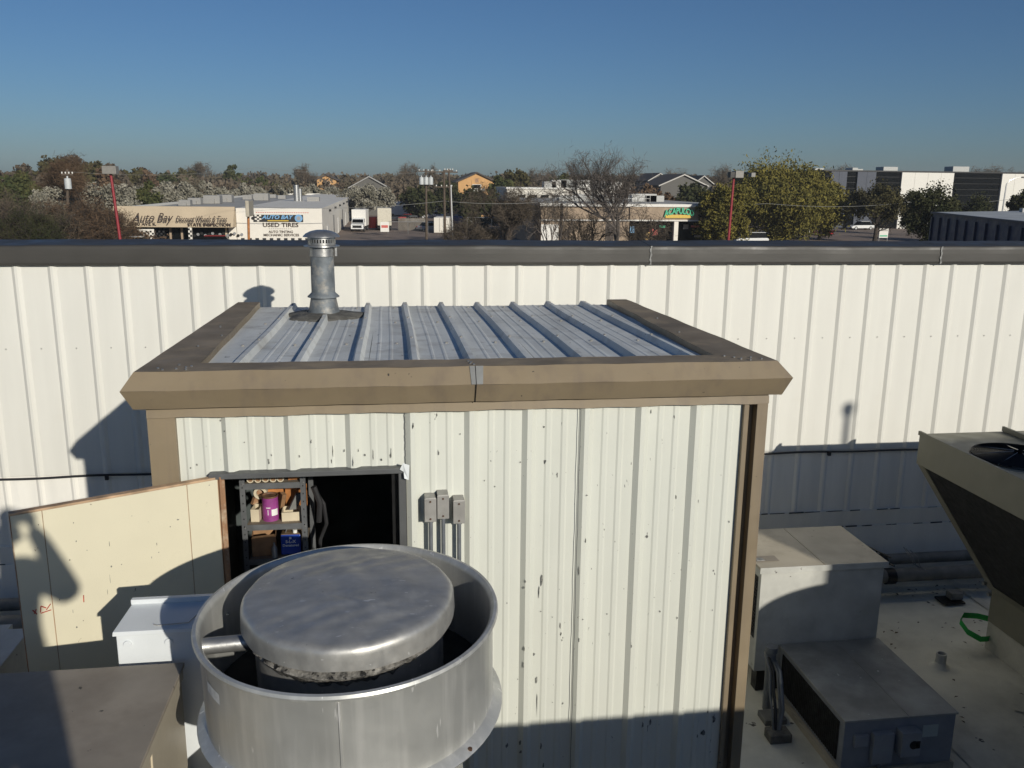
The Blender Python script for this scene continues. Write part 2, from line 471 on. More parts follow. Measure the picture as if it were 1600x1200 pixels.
spanel(-1.062, -.862, DZ + .03, ZF, seed=1)
spanel(-.862, .070, -1.44, ZF, dy=.002, seed=2)
spanel(.069, .984, DZ + .03, ZF, seed=3)
spanel(.983, 1.888, DZ + .03, ZF, dy=-.0025, seed=4)
g = G()      # loose dark lap lines beside the seams
for x, z1 in ((.0655, ZF), (.985 - .001, ZF)):
    P_ = []
    for j in range(40):
        z = -1.13 - j * (.32 if x < .5 else 3.0) / 39; P_.append((x + .0012 * math.sin(j * .9) + .001 * math.sin(j * 2.3), SY - .029 if x > .5 else SY - .006, z))
    g.tube(P_, .002, 4)
ob('panel_lap', g, M_greyframe, sh)
ob('wall_panel', boxg(-1.19, -1.186, 4.42, 7.38, DZ, -1.05), M_shed, sh)
ob('wall_panel', boxg(2.010, 2.014, 4.42, 7.38, DZ, -1.05), M_shed, sh)
ob('wall_panel', boxg(-1.19, 2.014, 7.38, 7.40, DZ, -1.08), M_shed, sh)
# inner lining keeps the inside dark
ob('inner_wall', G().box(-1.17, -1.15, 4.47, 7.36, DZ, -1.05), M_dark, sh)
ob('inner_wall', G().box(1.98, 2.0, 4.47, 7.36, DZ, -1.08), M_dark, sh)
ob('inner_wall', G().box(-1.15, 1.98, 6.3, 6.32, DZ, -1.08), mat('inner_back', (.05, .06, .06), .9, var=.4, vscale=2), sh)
ob('floor', boxg(-1.15, 1.98, 4.44, 7.36, DZ, -3.46), M_shelftop, sh)
# door frame
ob('door_header', boxg(-.915, .050, 4.345, 4.42, -1.466, -1.438), M_greyframe, sh, bev=.003)
ob('door_jamb', boxg(.028, .066, 4.372, 4.47, -3.47, -1.466), M_greyframe, sh, bev=.003)
ob('door_jamb', boxg(-.007, .026, 4.42, 4.56, -3.47, -1.468), M_black, sh)
ob('door_jamb', boxg(-.90, -.866, 4.40, 4.50, -3.47, -1.468), M_wood, sh, bev=.004)
ob('torn_flashing', G().add([(.035, 4.335, -1.44), (.052, 4.33, -1.405), (.085, 4.34, -1.42), (.080, 4.34, -1.50), (.058, 4.335, -1.49), (.055, 4.34, -1.455)], [(0, 1, 2, 3, 4, 5)]), M_whitebox, sh)
# corner posts
def chan(x0, x1, flip):
    g = G()
    if not flip:
        g.box(x0, x1, 4.368, 4.42, DZ, ZF - .006)
        g.box(x0 - .0, x0 + .003, 4.42, 4.6, DZ, ZF)
    else:
        g.box(x0, x0 + .026, 4.372, 4.42, DZ, ZF - .006)      # inner leg
        g.box(x0 + .026, x0 + .070, 4.42, 4.43, DZ, ZF - .006)  # recessed web
        g.box(x0 + .070, x1, 4.366, 4.43, DZ, ZF - .006)
    return g
ob('corner_post', chan(-1.192, -1.060, False), M_tan, sh, bev=.003)
ob('corner_post', chan(1.886, 2.018, True), M_tan, sh, bev=.002)
ob('fascia_backing', boxg(-1.192, 2.018, 4.372, 4.40, -1.145, -1.085), M_tan, sh)
# wavy lower edge of the backing strip
g = G(); A = []; B = []
for i in range(90):
    x = -1.19 + 3.207 * i / 89; A.append((x, 4.362, -1.1)); B.append((x, 4.358, -1.143 - .0022 * math.sin(x * 20.6) - .0015 * math.sin(x * 7)))
ob('fascia_lip', g.strip(A, B), M_tan, sh)

# fascia with mitred corners: rings (outer x-left, outer x-right, y-front, z, drop at back)
BY = 7.40
ZT = -.906
levels = [  # (xl, xr, yf, z)
    (-.958, 1.762, 4.545, -.955),   # inner lip bottom
    (-.960, 1.764, 4.540, ZT - .002),  # inner edge of the top flange
    (-1.226, 2.038, 4.340, ZT),     # outer edge of the top flange
    (-1.280, 2.104, 4.278, -.988),  # nose
    (-1.243, 2.078, 4.338, -1.091),  # lower edge
    (-1.190, 2.020, 4.375, -1.093)]
BD = -.068
def fascia_piece(ids, mats_, nm, x_split=None):
    pass
def seg_front(i, xa=None, xb=None, n=30):
    a, b = levels[i], levels[i + 1]; g = G(); A = []; B = []
    for k in range(n + 1):
        t = k / n
        xA = a[0] + (a[1] - a[0]) * t; xB = b[0] + (b[1] - b[0]) * t
        w = .0018 * math.sin(t * 37 + i) + .0012 * math.sin(t * 91)
        A.append((xA, a[2] + w, a[3] + w * .6)); B.append((xB, b[2] + w * .7, b[3] + w * .5))
    return g.strip(A, B)
def seg_side(i, s):
    a, b = levels[i], levels[i + 1]; g = G(); A = []; B = []; n = 20
    for k in range(n + 1):
        t = k / n; w = .002 * math.sin(t * 19 + i + s)
        ya = a[2] + (BY - a[2]) * t; yb = b[2] + (BY - b[2]) * t
        ka = (-.095, .105)[s] * t if i in (0, 1) else 0; kb = (-.095, .105)[s] * t if i == 0 else 0
        A.append((a[s] + w + ka, ya, a[3] + BD * (ya - 4.34) / (BY - 4.34) + w)); B.append((b[s] + w + kb, yb, b[3] + BD * (yb - 4.34) / (BY - 4.34)))
    return g.strip(A, B)
ff = ob('front_fascia', G(), M_tan, sh)
def join(gs, mis):
    G0 = G()
    for g_, mi in zip(gs, mis): G0.cur = mi; G0.add(g_.v, g_.f)
    return G0
bpy.data.objects.remove(ff)
ff = ob('front_fascia', join([seg_front(i) for i in (0, 1, 2, 3, 4)], [0, 1, 0, 0, 0]), [M_tan, M_tantop], sh, fixn=False)
for s in (0, 1):
    ob('side_fascia', join([seg_side(i, s) for i in (0, 1, 2, 3, 4)], [0, 1, 0, 0, 0]), [M_tan, M_tantop], sh, fixn=False)
# end caps of the side fascias
for s in (0, 1):
    poly = [(l[s] + ((-.095, .105)[s] if i < 2 else 0), BY, l[3] + BD) for i, l in enumerate(levels)]; ob('fascia_end', G().add(poly, [tuple(range(6))]), M_tan, sh)
# splice in the front fascia with faded band
def onface(x, t, i=2, off=.0035):
    a, b = levels[i], levels[i + 1]; y = a[2] + (b[2] - a[2]) * t; z = a[3] + (b[3] - a[3]) * t
    n = Vector((0, -(b[3] - a[3]) * -1, 0)); nn = Vector((0, b[3] - a[3], -(b[2] - a[2]))).normalized()
    if nn.y > 0: nn = -nn
    return Vector((x, y, z)) + nn * off
M_fade = mat('faded_fascia', (.22, .225, .22), .6, var=.15, vscale=10)
ob('splice_plate', G().add([onface(.395, 0), onface(.465, 0), onface(.458, 1), onface(.40, 1)], [(0, 1, 2, 3)]), M_fade, sh)
g = G(); g.box(.4255, .4275, 4.262, 4.345, -1.091, -.905); 
g2 = G(); g2.tube([onface(.424, 0, 2, .003), onface(.424, 1, 2, .003), onface(.424, 0, 3, .003), onface(.424, 1, 3, .003)], .0025, 4)
ob('splice_joint', g2, M_black, sh)
g = G()
for (x, y) in ((.405, 4.40), (.412, 4.43), (.42, 4.37), (.40, 4.46), (-1.13, 4.41), (-1.10, 4.37), (-1.04, 4.39), (-1.00, 4.42), (-.98, 4.45), (-1.05, 4.5), (-.99, 4.37), (1.90, 4.37), (1.86, 4.40), (1.84, 4.45), (1.80, 4.49), (1.93, 4.44), (1.97, 4.39), (-1.08, 5.1), (-1.02, 5.5), (-1.1, 5.9), (1.85, 5.4), (1.92, 6.1)):
    z = ZT + BD * (y - 4.34) / 3.06 + .003; g.tube([(x, y, z - .004), (x, y, z + .005)], .0065, 6)
ob('rivet', g, M_galv, sh, kind='stuff')

# roof of the shed
def rz(y): return -.948 - .075 * (y - 4.5) / 2.9
rf = ob('roof_deck_sheet', boxg(-1.15, 1.97, 4.44, 7.38, -1.08, -1.06), M_greyframe, sh)
RX0 = -.905
for k, (xa, xb) in enumerate(((-1.07, -.115), (-.115, .80), (.80, 1.885))):
    ribs = [-.815 + .3048 * q for q in range(0, 9)]
    pr = []
    for xr in ribs:
        pr += [(xr, 0), (xr + .018, .034), (xr + .046, .034), (xr + .064, 0)]
        for mo in (.125, .195): pr += [(xr + mo, 0), (xr + mo + .008, .003), (xr + mo + .018, .003), (xr + mo + .026, 0)]
    pr = [(xa, 0)] + sorted(p for p in pr if xa < p[0] < xb) + [(xb, 0)]
    g = G(); rows = []; ny = 40
    for j in range(ny + 1):
        y = 4.552 + (BY + .03 - 4.552) * j / ny
        rows.append([(x + .0035 * math.sin(y * 2.3 + k), y, rz(y) + d + .002 * math.sin(x * 5 + y * 2.6)) for x, d in pr])
    for a, b in zip(rows, rows[1:]): g.strip(a, b)
    ob('roof_panel', g, M_roofmetal, sh)
g = G()     # dark dimples and screws in three rows across the roof
for y in (5.35, 6.35, 7.28):
    for k in range(9):
        x = -.815 + .3048 * k - .06; z = rz(y) + .004
        g.tube([(x, y, z - .004), (x, y, z + .006)], .009, 6)
        g.tube([(-.815 + .3048 * k + .032, y + .02, rz(y) + .03), (-.815 + .3048 * k + .032, y + .02, rz(y) + .043)], .008, 6)
ob('roof_screw', g, M_jbox, sh, kind='stuff')

# flue through the shed roof
VX, VY = -.492, 6.75
VR = rz(VY)
o = ob('flue_pipe', G().lathe([(.088, VR - .05), (.088, -.72), (.085, -.50), (.085, -.475)], (VX, VY, 0), 32), M_flue, sh, smooth=True); fp = o
ob('flue_collar', G().lathe([(.088, -.485), (.092, -.485), (.092, -.545), (.0885, -.548)], (VX, VY, 0), 32), M_galv, fp, smooth=True)
ob('storm_collar', G().lathe([(.088, -.815), (.092, -.822), (.118, -.846), (.119, -.852), (.09, -.84)], (VX, VY, 0), 32, tilt=None), M_flue, fp, smooth=True)
ob('flashing_cone', G().lathe([(.091, -.84), (.108, -.93), (.125, VR + .01), (.17, VR + .004)], (VX, VY, 0), 32), M_flue, fp, smooth=True)
g = G().lathe([(.10, VR + .045), (.17, VR + .030), (.28, VR + .018), (.31, VR - .02)], (VX, VY, 0), 40, wob=lambda t, z: .10 * math.sin(3 * t + 1) + .06 * math.sin(7 * t))
ob('roof_sealant', g, M_tar, fp, smooth='all')
vc = ob('vent_cap', G().lathe([(.0, -.352), (.04, -.354), (.08, -.363), (.115, -.380), (.134, -.398), (.136, -.404), (.128, -.402), (.085, -.398)], (VX, VY, 0), 40), M_galv, fp, smooth=True)
ob('vent_core', G().lathe([(.078, -.40), (.078, -.48)], (VX, VY, 0), 24), M_black, fp)
g = G()
for k in range(30):
    t = 2 * math.pi * k / 30; c, s = math.cos(t), math.sin(t); r = .100
    p = Vector((VX + r * c, VY + r * s, 0)); d = Vector((-s, c, 0)) * .006; nn = Vector((c, s, 0)) * .002
    g.hexa([p - d - nn + Vector((0, 0, -.448)), p + d - nn + Vector((0, 0, -.448)), p + d + nn + Vector((0, 0, -.448)), p - d + nn + Vector((0, 0, -.448)),
            p - d - nn + Vector((0, 0, -.418)), p + d - nn + Vector((0, 0, -.418)), p + d + nn + Vector((0, 0, -.418)), p - d + nn + Vector((0, 0, -.418))])
ob('vent_slats', g, M_galv, fp)
ob('vent_band', G().lathe([(.102, -.398), (.103, -.42), (.1, -.42), (.1, -.398)], (VX, VY, 0), 32, closed=True), M_galv, fp, smooth=True)
ob('vent_band', G().lathe([(.103, -.446), (.103, -.462), (.132, -.468), (.133, -.474), (.09, -.476), (.1, -.446)], (VX, VY, 0), 32, closed=True), M_galv, fp, smooth=True)
ob('vent_bracket', boxg(VX + .098, VX + .112, VY - .03, VY + .0, -.545, -.468), M_galv, fp)

# chipped paint and scuffs on the shed front
M_chip = mat('bare_chip', (.17, .17, .155), .8, var=.5, vscale=60)
def chip(u, v, w, h, n=9, seed=0):
    r_ = random.Random(seed); c = at(u, v, 4.397); W_, H_ = w / 1372 * 4.4 / 2.5, h / 1372 * 4.6 / 2.3; pts = []
    base = 0
    for xr in rb:
        t = c.x - xr
        if 0 <= t <= .076: base = .026 * min(1, t / .026, (.076 - t) / .026)
    for k in range(n): a = 2 * math.pi * k / n; q = .45 + .75 * r_.random(); pts.append((c.x + W_ * q * math.cos(a), SY - base - .006, c.z + H_ * q * math.sin(a)))
    return pts
gch = G()
CH = [(846, 906, 5, 30), (842, 925, 3, 26), (838, 1062, 4, 20), (839, 1100, 2, 60), (818, 915, 4, 6), (875, 978, 3, 14), (876, 990, 4, 9), (878, 1000, 3, 6), (1010, 1138, 9, 22), (1004, 1132, 6, 16), (1016, 1128, 5, 20), (1098, 1145, 14, 14), (1085, 1134, 9, 18), (1088, 1150, 10, 9), (1108, 1158, 12, 12), (1115, 1122, 8, 20), (1106, 1112, 5, 8), (792, 1165, 7, 12), (812, 1158, 7, 14), (813, 1172, 8, 9), (845, 1165, 4, 14), (849, 1195, 5, 12),
      (685, 707, 3, 12), (645, 664, 3, 13), (850, 667, 4, 5), (719, 678, 3, 3), (915, 771, 5, 4), (913, 842, 3, 10), (1017, 643, 4, 11), (1053, 694, 4, 7), (1056, 776, 3, 10), (1091, 783, 3, 8), (1139, 815, 3, 5), (941, 842, 3, 4), (944, 827, 2, 3), (773, 760, 3, 3), (757, 751, 2, 3), (767, 720, 3, 3), (813, 722, 3, 4), (909, 964, 4, 4), (948, 959, 3, 4), (1031, 955, 4, 5), (1058, 965, 3, 7), (1113, 953, 3, 4), (1098, 974, 3, 3), (863, 1097, 3, 3), (792, 942, 3, 3), (809, 1061, 3, 3), (845, 955, 3, 3), (863, 964, 3, 3), (818, 1010, 3, 14), (817, 1035, 3, 16), (903, 890, 2, 22), (903, 996, 2, 10), (820, 905, 2, 8),
      (308, 726, 4, 5), (298, 731, 3, 4), (420, 720, 4, 12), (424, 711, 3, 5), (486, 690, 3, 8), (468, 712, 4, 5), (538, 704, 3, 6), (552, 720, 2, 22), (560, 703, 2, 8), (583, 710, 2, 20), (596, 718, 4, 5), (611, 706, 2, 22), (610, 712, 3, 8), (570, 711, 4, 5), (520, 703, 2, 24), (518, 720, 2, 10), (345, 657, 3, 5), (352, 672, 3, 3), (382, 691, 3, 3)]
for i, (u, v, w, h) in enumerate(CH): gch.add(chip(u, v, w, h, 9, i), [tuple(range(9))])
ob('paint_chip', gch, M_chip, sh, kind='stuff')

# junction boxes with conduits on the shed front
JZ = [(.160, .218, -1.722, -1.594, 4.375), (.226, .284, -1.708, -1.580, 4.375), (.309, .367, -1.738, -1.612, 4.375)]
for (xa, xb, za, zb, yb) in JZ:
    j = ob('junction_box', boxg(xa, xb, 4.315, 4.402, za, zb), M_jbox, sh, bev=.004)
    ob('cover', boxg(xa - .002, xb + .002, 4.309, 4.315, za - .002, zb - .002), M_jbox, j, bev=.002)
    for z in (za + .015, zb - .018):
        ob('screw', G().tube([((xa + xb) / 2, 4.309, z), ((xa + xb) / 2, 4.304, z)], .005, 8), M_screw, j)
    cx = (xa + xb) / 2 + .002
    ob('conduit', G().tube([(cx, 4.345, za), (cx, 4.345, za - .016), (cx, 4.345, za - .018), (cx, 4.345, -3.2), (cx, 4.345, DZ)], [.016, .016, .0115, .0115, .0115], 12), M_conduit, j, smooth=True)

# ---- door leaf (open, hinged on the left of the doorway)
H0 = Vector((-.868, 4.352, 0)); H1 = Vector((-1.690, 3.935, 0)); dd = (H1 - H0); DL = dd.length; dd.normalize(); nn = Vector((dd.y, -dd.x, 0))
if nn.y < 0: nn = -nn       # away from the viewer
def dpt(s, t, z): p = H0 + dd * s + nn * t; return (p.x, p.y, z)
def dbox(s0, s1, t0, t1, z0, z1, z0b=None, z1b=None, g=None):
    g = g or G(); return g.hexa([dpt(s0, t0, z0), dpt(s1, t0, z0), dpt(s1, t1, z0), dpt(s0, t1, z0), dpt(s0, t0, z1), dpt(s1, t0, z1), dpt(s1, t1, z1), dpt(s0, t1, z1)])
ZD = -1.462
dr = ob('door', dbox(.0, DL, .006, .034, -3.44, ZD), M_wood, sh, label='cream board door swung open to the left')
sp = [0.004, .155, .792, DL - .002]
for a, b in zip(sp, sp[1:]):
    ob('door_board', dbox(a + .0015, b - .0015, 0, .006, -3.44, ZD - .004), M_door, dr, bev=.0012)
ob('door_edge', dbox(0, DL, .0, .036, ZD - .003, ZD + .008), M_woodtop, dr)
g = dbox(-.026, .0, -.012, .03, -3.44, ZD + .01); ob('hinge_stile', g, M_wood, dr, bev=.003)
M_redmark = mat('red_paint_mark', (.45, .06, .04), .8, var=.5, vscale=40)
g = G()
for (s0, z0, s1, z1) in ((.80, -1.92, .82, -1.945), (.82, -1.935, .84, -1.92), (.84, -1.92, .845, -1.95), (.86, -1.93, .87, -1.95), (.875, -1.93, .86, -1.955), (.66, -1.915, .662, -1.95), (.80, -1.95, .845, -1.955)):
    a = Vector(dpt(s0, -.0015, z0)); b = Vector(dpt(s1, -.0015, z1)); g.tube([a, b], .0025, 4)
ob('paint_mark', g, M_redmark, dr)
M_chip = mat('bare_chip', (.17, .17, .155), .8, var=.5, vscale=60)
gd = G()
for i, (u, v, w, h) in enumerate(((174, 885, 4, 5), (190, 882, 3, 3), (278, 812, 6, 4), (266, 823, 4, 3), (115, 817, 3, 3), (119, 846, 3, 4), (206, 806, 2, 2), (248, 863, 3, 3), (237, 871, 2, 6), (171, 850, 1.5, 14), (120, 980, 4, 4), (93, 937, 2, 4), (114, 955, 1.5, 10), (172, 905, 1.2, 26), (168, 925, 1.2, 14), (327, 758, 3, 3), (60, 820, 3, 3), (136, 860, 2, 3), (245, 850, 2, 8), (130, 970, 2, 3))):
    d_ = ray(u, v); t_ = (H0 - nn * .0012).dot(nn) / d_.dot(nn); c_ = d_ * t_; r_ = random.Random(i)
    gd.add([tuple(c_ + dd * (-w / 1372 * 2.6 / 2 * math.cos(a_) * (.6 + .6 * r_.random())) + Vector((0, 0, h / 1372 * 3.2 / 2 * math.sin(a_) * (.6 + .6 * r_.random())))) for a_ in [2 * math.pi * k / 7 for k in range(7)]], [tuple(range(7))])
ob('door_dent', gd, M_chip, dr, kind='stuff')
for z in (-3.2,): ob('hinge', dbox(-.03, .03, -.006, -.001, z - .04, z + .04), M_greyframe, dr)

# ============================================================ shelf and its contents
M_text = plain('print_white', (.75, .75, .72), .6); M_textblack = plain('print_black', (.015, .015, .015), .6)
st = thing('storage_shelf', (-.62, 4.85, -3.46), 'grey perforated steel shelving unit just inside the shed doorway', 'shelf')
for x, y in ((-.808, 4.655), (-.488, 4.655), (-.808, 5.10), (-.488, 5.10)):
    p = ob('post', G().box(x - .014, x + .014, y - .002, y, -3.46, -1.50).box(x - .014 if x < -.6 else x + .012, x - .012 if x < -.6 else x + .014, y, y + .028, -3.46, -1.50), M_shelf, st)
    if y < 4.8:
        g = G()
        for k in range(26):
            z = -1.53 - k * .045; g.tube([(x, y - .0035, z), (x, y - .001, z)], .0038, 6)
        ob('post_hole', g, M_black, p, kind='stuff')
        ob('bolt', G().tube([(x + .004, y - .007, -1.852), (x + .004, y - .001, -1.852)], .005, 6).tube([(x + .004, y - .007, -1.60), (x + .004, y - .001, -1.60)], .005, 6), M_galv, p)
for z in (-1.60, -1.838, -2.04, -2.5, -3.0):
    s_ = ob('shelf_board', boxg(-.795, -.50, 4.66, 5.09, z - .003, z), M_shelftop, st)
    ob('shelf_lip', boxg(-.795, -.50, 4.656, 4.66, z - .032, z + .001), M_shelf, s_)
# purple can
px_, py_ = -.678, 4.74
pc = thing('paint_can', (px_, py_, -1.838), 'purple metal can with a white label on the middle shelf', 'can')
ob('can_body', G().lathe([(.0, -1.838), (.044, -1.838), (.044, -1.70)], (px_, py_, 0), 28), plain('can_purple', (.30, .055, .24), .5, var=.2, vscale=20), pc, smooth=True)
ob('can_rim', G().lathe([(.044, -1.705), (.046, -1.702), (.046, -1.695), (.041, -1.695), (.040, -1.704), (0, -1.705)], (px_, py_, 0), 28), plain('can_lid_brown', (.16, .085, .05), .6, var=.3, vscale=30), pc, smooth=True)
def patch(cx, cy, r, t0, t1, z0, z1, n=8):
    g = G(); A = []; B = []
    for i in range(n + 1):
        t = t0 + (t1 - t0) * i / n; A.append((cx + r * math.cos(t), cy + r * math.sin(t), z0)); B.append((cx + r * math.cos(t), cy + r * math.sin(t), z1))
    return g.strip(A, B)
ob('label', patch(px_, py_, .0447, rad(285), rad(335), -1.805, -1.768), M_text, pc)
ob('label_mark', patch(px_, py_, .0449, rad(247), rad(278), -1.760, -1.755), M_text, pc)
ob('label_mark', patch(px_, py_, .0449, rad(258), rad(263), -1.800, -1.768), M_text, pc)
M_card = mat('cardboard', (.30, .17, .085), .85, var=.2, vscale=15); M_cardo = mat('orange_carton', (.42, .17, .05), .8, var=.25, vscale=15); M_cream = mat('cream_card', (.58, .50, .36), .8, var=.1)
def boxthing(x0, x1, y0, y1, z0, z1, m, label, rzd=0, flap=True):
    cx, cy = (x0 + x1) / 2, (y0 + y1) / 2
    t = thing('carton', (cx, cy, z0), label, 'box'); hx, hy, h = (x1 - x0) / 2, (y1 - y0) / 2, z1 - z0
    w = .003
    g = G().box(-hx, hx, -hy, -hy + w, 0, h).box(-hx, hx, hy - w, hy, 0, h * .96).box(-hx, -hx + w, -hy + w, hy - w, 0, h).box(hx - w, hx, -hy + w, hy - w, 0, h * .97).box(-hx, hx, -hy, hy, 0, w)
    ob('box_body', g, m, t, world=False)
    if flap: ob('flap', G().add([(-hx, -hy, h), (hx, -hy, h), (hx * .9, -hy - .035, h + .03), (-hx * .85, -hy - .03, h + .022)], [(0, 1, 2, 3)]), m, t, world=False)
    t.rotation_euler = (0, 0, rzd); return t
boxthing(-.615, -.515, 4.69, 4.80, -1.838, -1.785, M_cream, 'low cream open carton right of the purple can on the middle shelf', .05, False)
boxthing(-.775, -.73, 4.70, 4.80, -1.838, -1.765, M_cream, 'small cream carton left of the purple can on the middle shelf', -.1, False)
boxthing(-.74, -.60, 4.86, 5.02, -1.838, -1.64, M_cardo, 'orange brown carton behind the purple can on the middle shelf', .1)
boxthing(-.59, -.51, 4.82, 4.95, -1.838, -1.70, M_cardo, 'orange carton at the right end of the middle shelf under the top shelf', -.25)
boxthing(-.58, -.505, 4.70, 4.84, -1.60, -1.53, M_cardo, 'orange carton with torn flap at the right of the top shelf', .15)
boxthing(-.79, -.68, 4.90, 5.05, -1.60, -1.50, M_card, 'brown carton at the back of the top shelf', .1)
boxthing(-.79, -.66, 4.70, 4.85, -2.04, -1.93, M_card, 'brown carton left of the blue can on the lower shelf', .1)
for i, (x, z) in enumerate(((-.765, -1.578), (-.725, -1.578), (-.685, -1.577), (-.645, -1.578), (-.606, -1.578))):
    rl = thing('paper_roll', (x, 4.72, z), 'white paper roll end-on on the top shelf, ' + ('leftmost', 'second from left', 'middle one', 'second from right', 'rightmost')[i] + ' of five', 'roll', 'rolls on the top shelf')
    g = G(); 
    for r0, r1 in ((.018, .018), (.012, .012)):
        pass
    g.tube([(x, 4.66, z), (x, 4.88, z)], .019, 16, caps=False).tube([(x, 4.66, z), (x, 4.88, z)], .013, 16, caps=False)
    A = [(x + .019 * math.cos(t), 4.66, z + .019 * math.sin(t)) for t in np.linspace(0, 2 * math.pi, 17)]; B = [(x + .013 * math.cos(t), 4.66, z + .013 * math.sin(t)) for t in np.linspace(0, 2 * math.pi, 17)]
    ob('roll', g.strip(A, B), M_cream, rl, smooth=True)
    ob('core', G().tube([(x, 4.664, z), (x, 4.87, z)], .012, 12), M_card, rl)
tr = thing('tape_roll', (-.735, 4.78, -1.70), 'wide cream tape roll leaning behind the purple can', 'tape')
g = G().tube([(-.735, 4.78, -1.70), (-.735, 4.84, -1.70)], .036, 20, caps=False).tube([(-.735, 4.78, -1.70), (-.735, 4.84, -1.70)], .022, 20, caps=False)
A = [(-.735 + .036 * math.cos(t), 4.78, -1.70 + .036 * math.sin(t)) for t in np.linspace(0, 2 * math.pi, 21)]; B = [(-.735 + .022 * math.cos(t), 4.78, -1.70 + .022 * math.sin(t)) for t in np.linspace(0, 2 * math.pi, 21)]
ob('tape', g.strip(A, B), M_cream, tr, smooth=True)
# blue rectangular can
bc = thing('solvent_can', (-.565, 4.71, -2.04), 'blue rectangular solvent can with white lettering on the lower shelf', 'can')
M_blue = plain('can_blue', (.010, .05, .33), .35, var=.1)
ob('can_body', boxg(-.625, -.515, 4.69, 4.755, -2.035, -1.918), M_blue, bc, bev=.006)
ob('can_top', boxg(-.622, -.518, 4.693, 4.752, -1.9175, -1.914), plain('can_top_brown', (.25, .17, .10), .5, .3, var=.3, vscale=25), bc, bev=.001)
ob('handle', G().tube([(-.60, 4.722, -1.914), (-.59, 4.722, -1.888), (-.562, 4.722, -1.886), (-.55, 4.722, -1.914)], .0035, 6), M_galv, bc, smooth=True)
ob('screw_cap', G().tube([(-.548, 4.715, -1.914), (-.548, 4.715, -1.897)], .012, 14), M_text, bc)
ob('emblem', boxg(-.578, -.566, 4.6875, 4.6890, -1.942, -1.929), M_text, bc)
text('lettering', 'S-L-X', .024, (-.571, 4.6880, -1.957), M_text, bc, width=.056, ext=.0005, bold=.0007)
text('lettering', 'Denatured', .020, (-.571, 4.6880, -1.979), M_text, bc, width=.088, ext=.0005, bold=.0005)
g = G(); g.tube([(-.44, 4.9, -1.75), (-.40, 4.9, -1.82), (-.39, 4.92, -1.95), (-.43, 4.93, -2.05), (-.45, 4.93, -2.3)], .012, 7); g.tube([(-.45, 4.86, -1.70), (-.42, 4.87, -1.80), (-.43, 4.88, -1.92)], .018, 7)
setk(ob('hanging_hose', g, M_cable, smooth=True), 'dim grey hose hanging behind the right post of the shelf', 'hose')
for i, (x, y, z, L_, rz_, nm, lb) in enumerate(((-.77, 4.80, -1.765, .10, .7, 'wood_offcut', 'short brown wood offcut on the left cream carton'), (-.64, 4.83, -1.838, .14, -1.1, 'wood_offcut', 'tilted wood offcut between the purple can and the orange carton'), (-.56, 4.74, -1.785, .09, .3, 'wood_offcut', 'small dark wood offcut lying in the right cream carton'))):
    t = thing(nm, (x, y, z), lb, 'wood', None); ob('board', G().hexa([(-.02, -.01, 0), (.02, -.01, 0), (.02, .012, 0), (-.02, .012, 0), (-.02 + L_ * .5, -.01, L_), (.02 + L_ * .5, -.012, L_ * .96), (.02 + L_ * .5, .012, L_ * .96), (-.02 + L_ * .5, .012, L_)]), (M_wood, M_card, M_pipe)[i], t, world=False); t.rotation_euler = (0, 0, rz_)
setk(ob('small_bottle', G().lathe([(0, -2.04), (.016, -2.04), (.016, -1.985), (.006, -1.97), (.006, -1.955), (0, -1.955)], (-.66, 4.68, 0), 14), M_jbox, smooth=True), 'small grey bottle beside the blue can on the lower shelf', 'bottle')

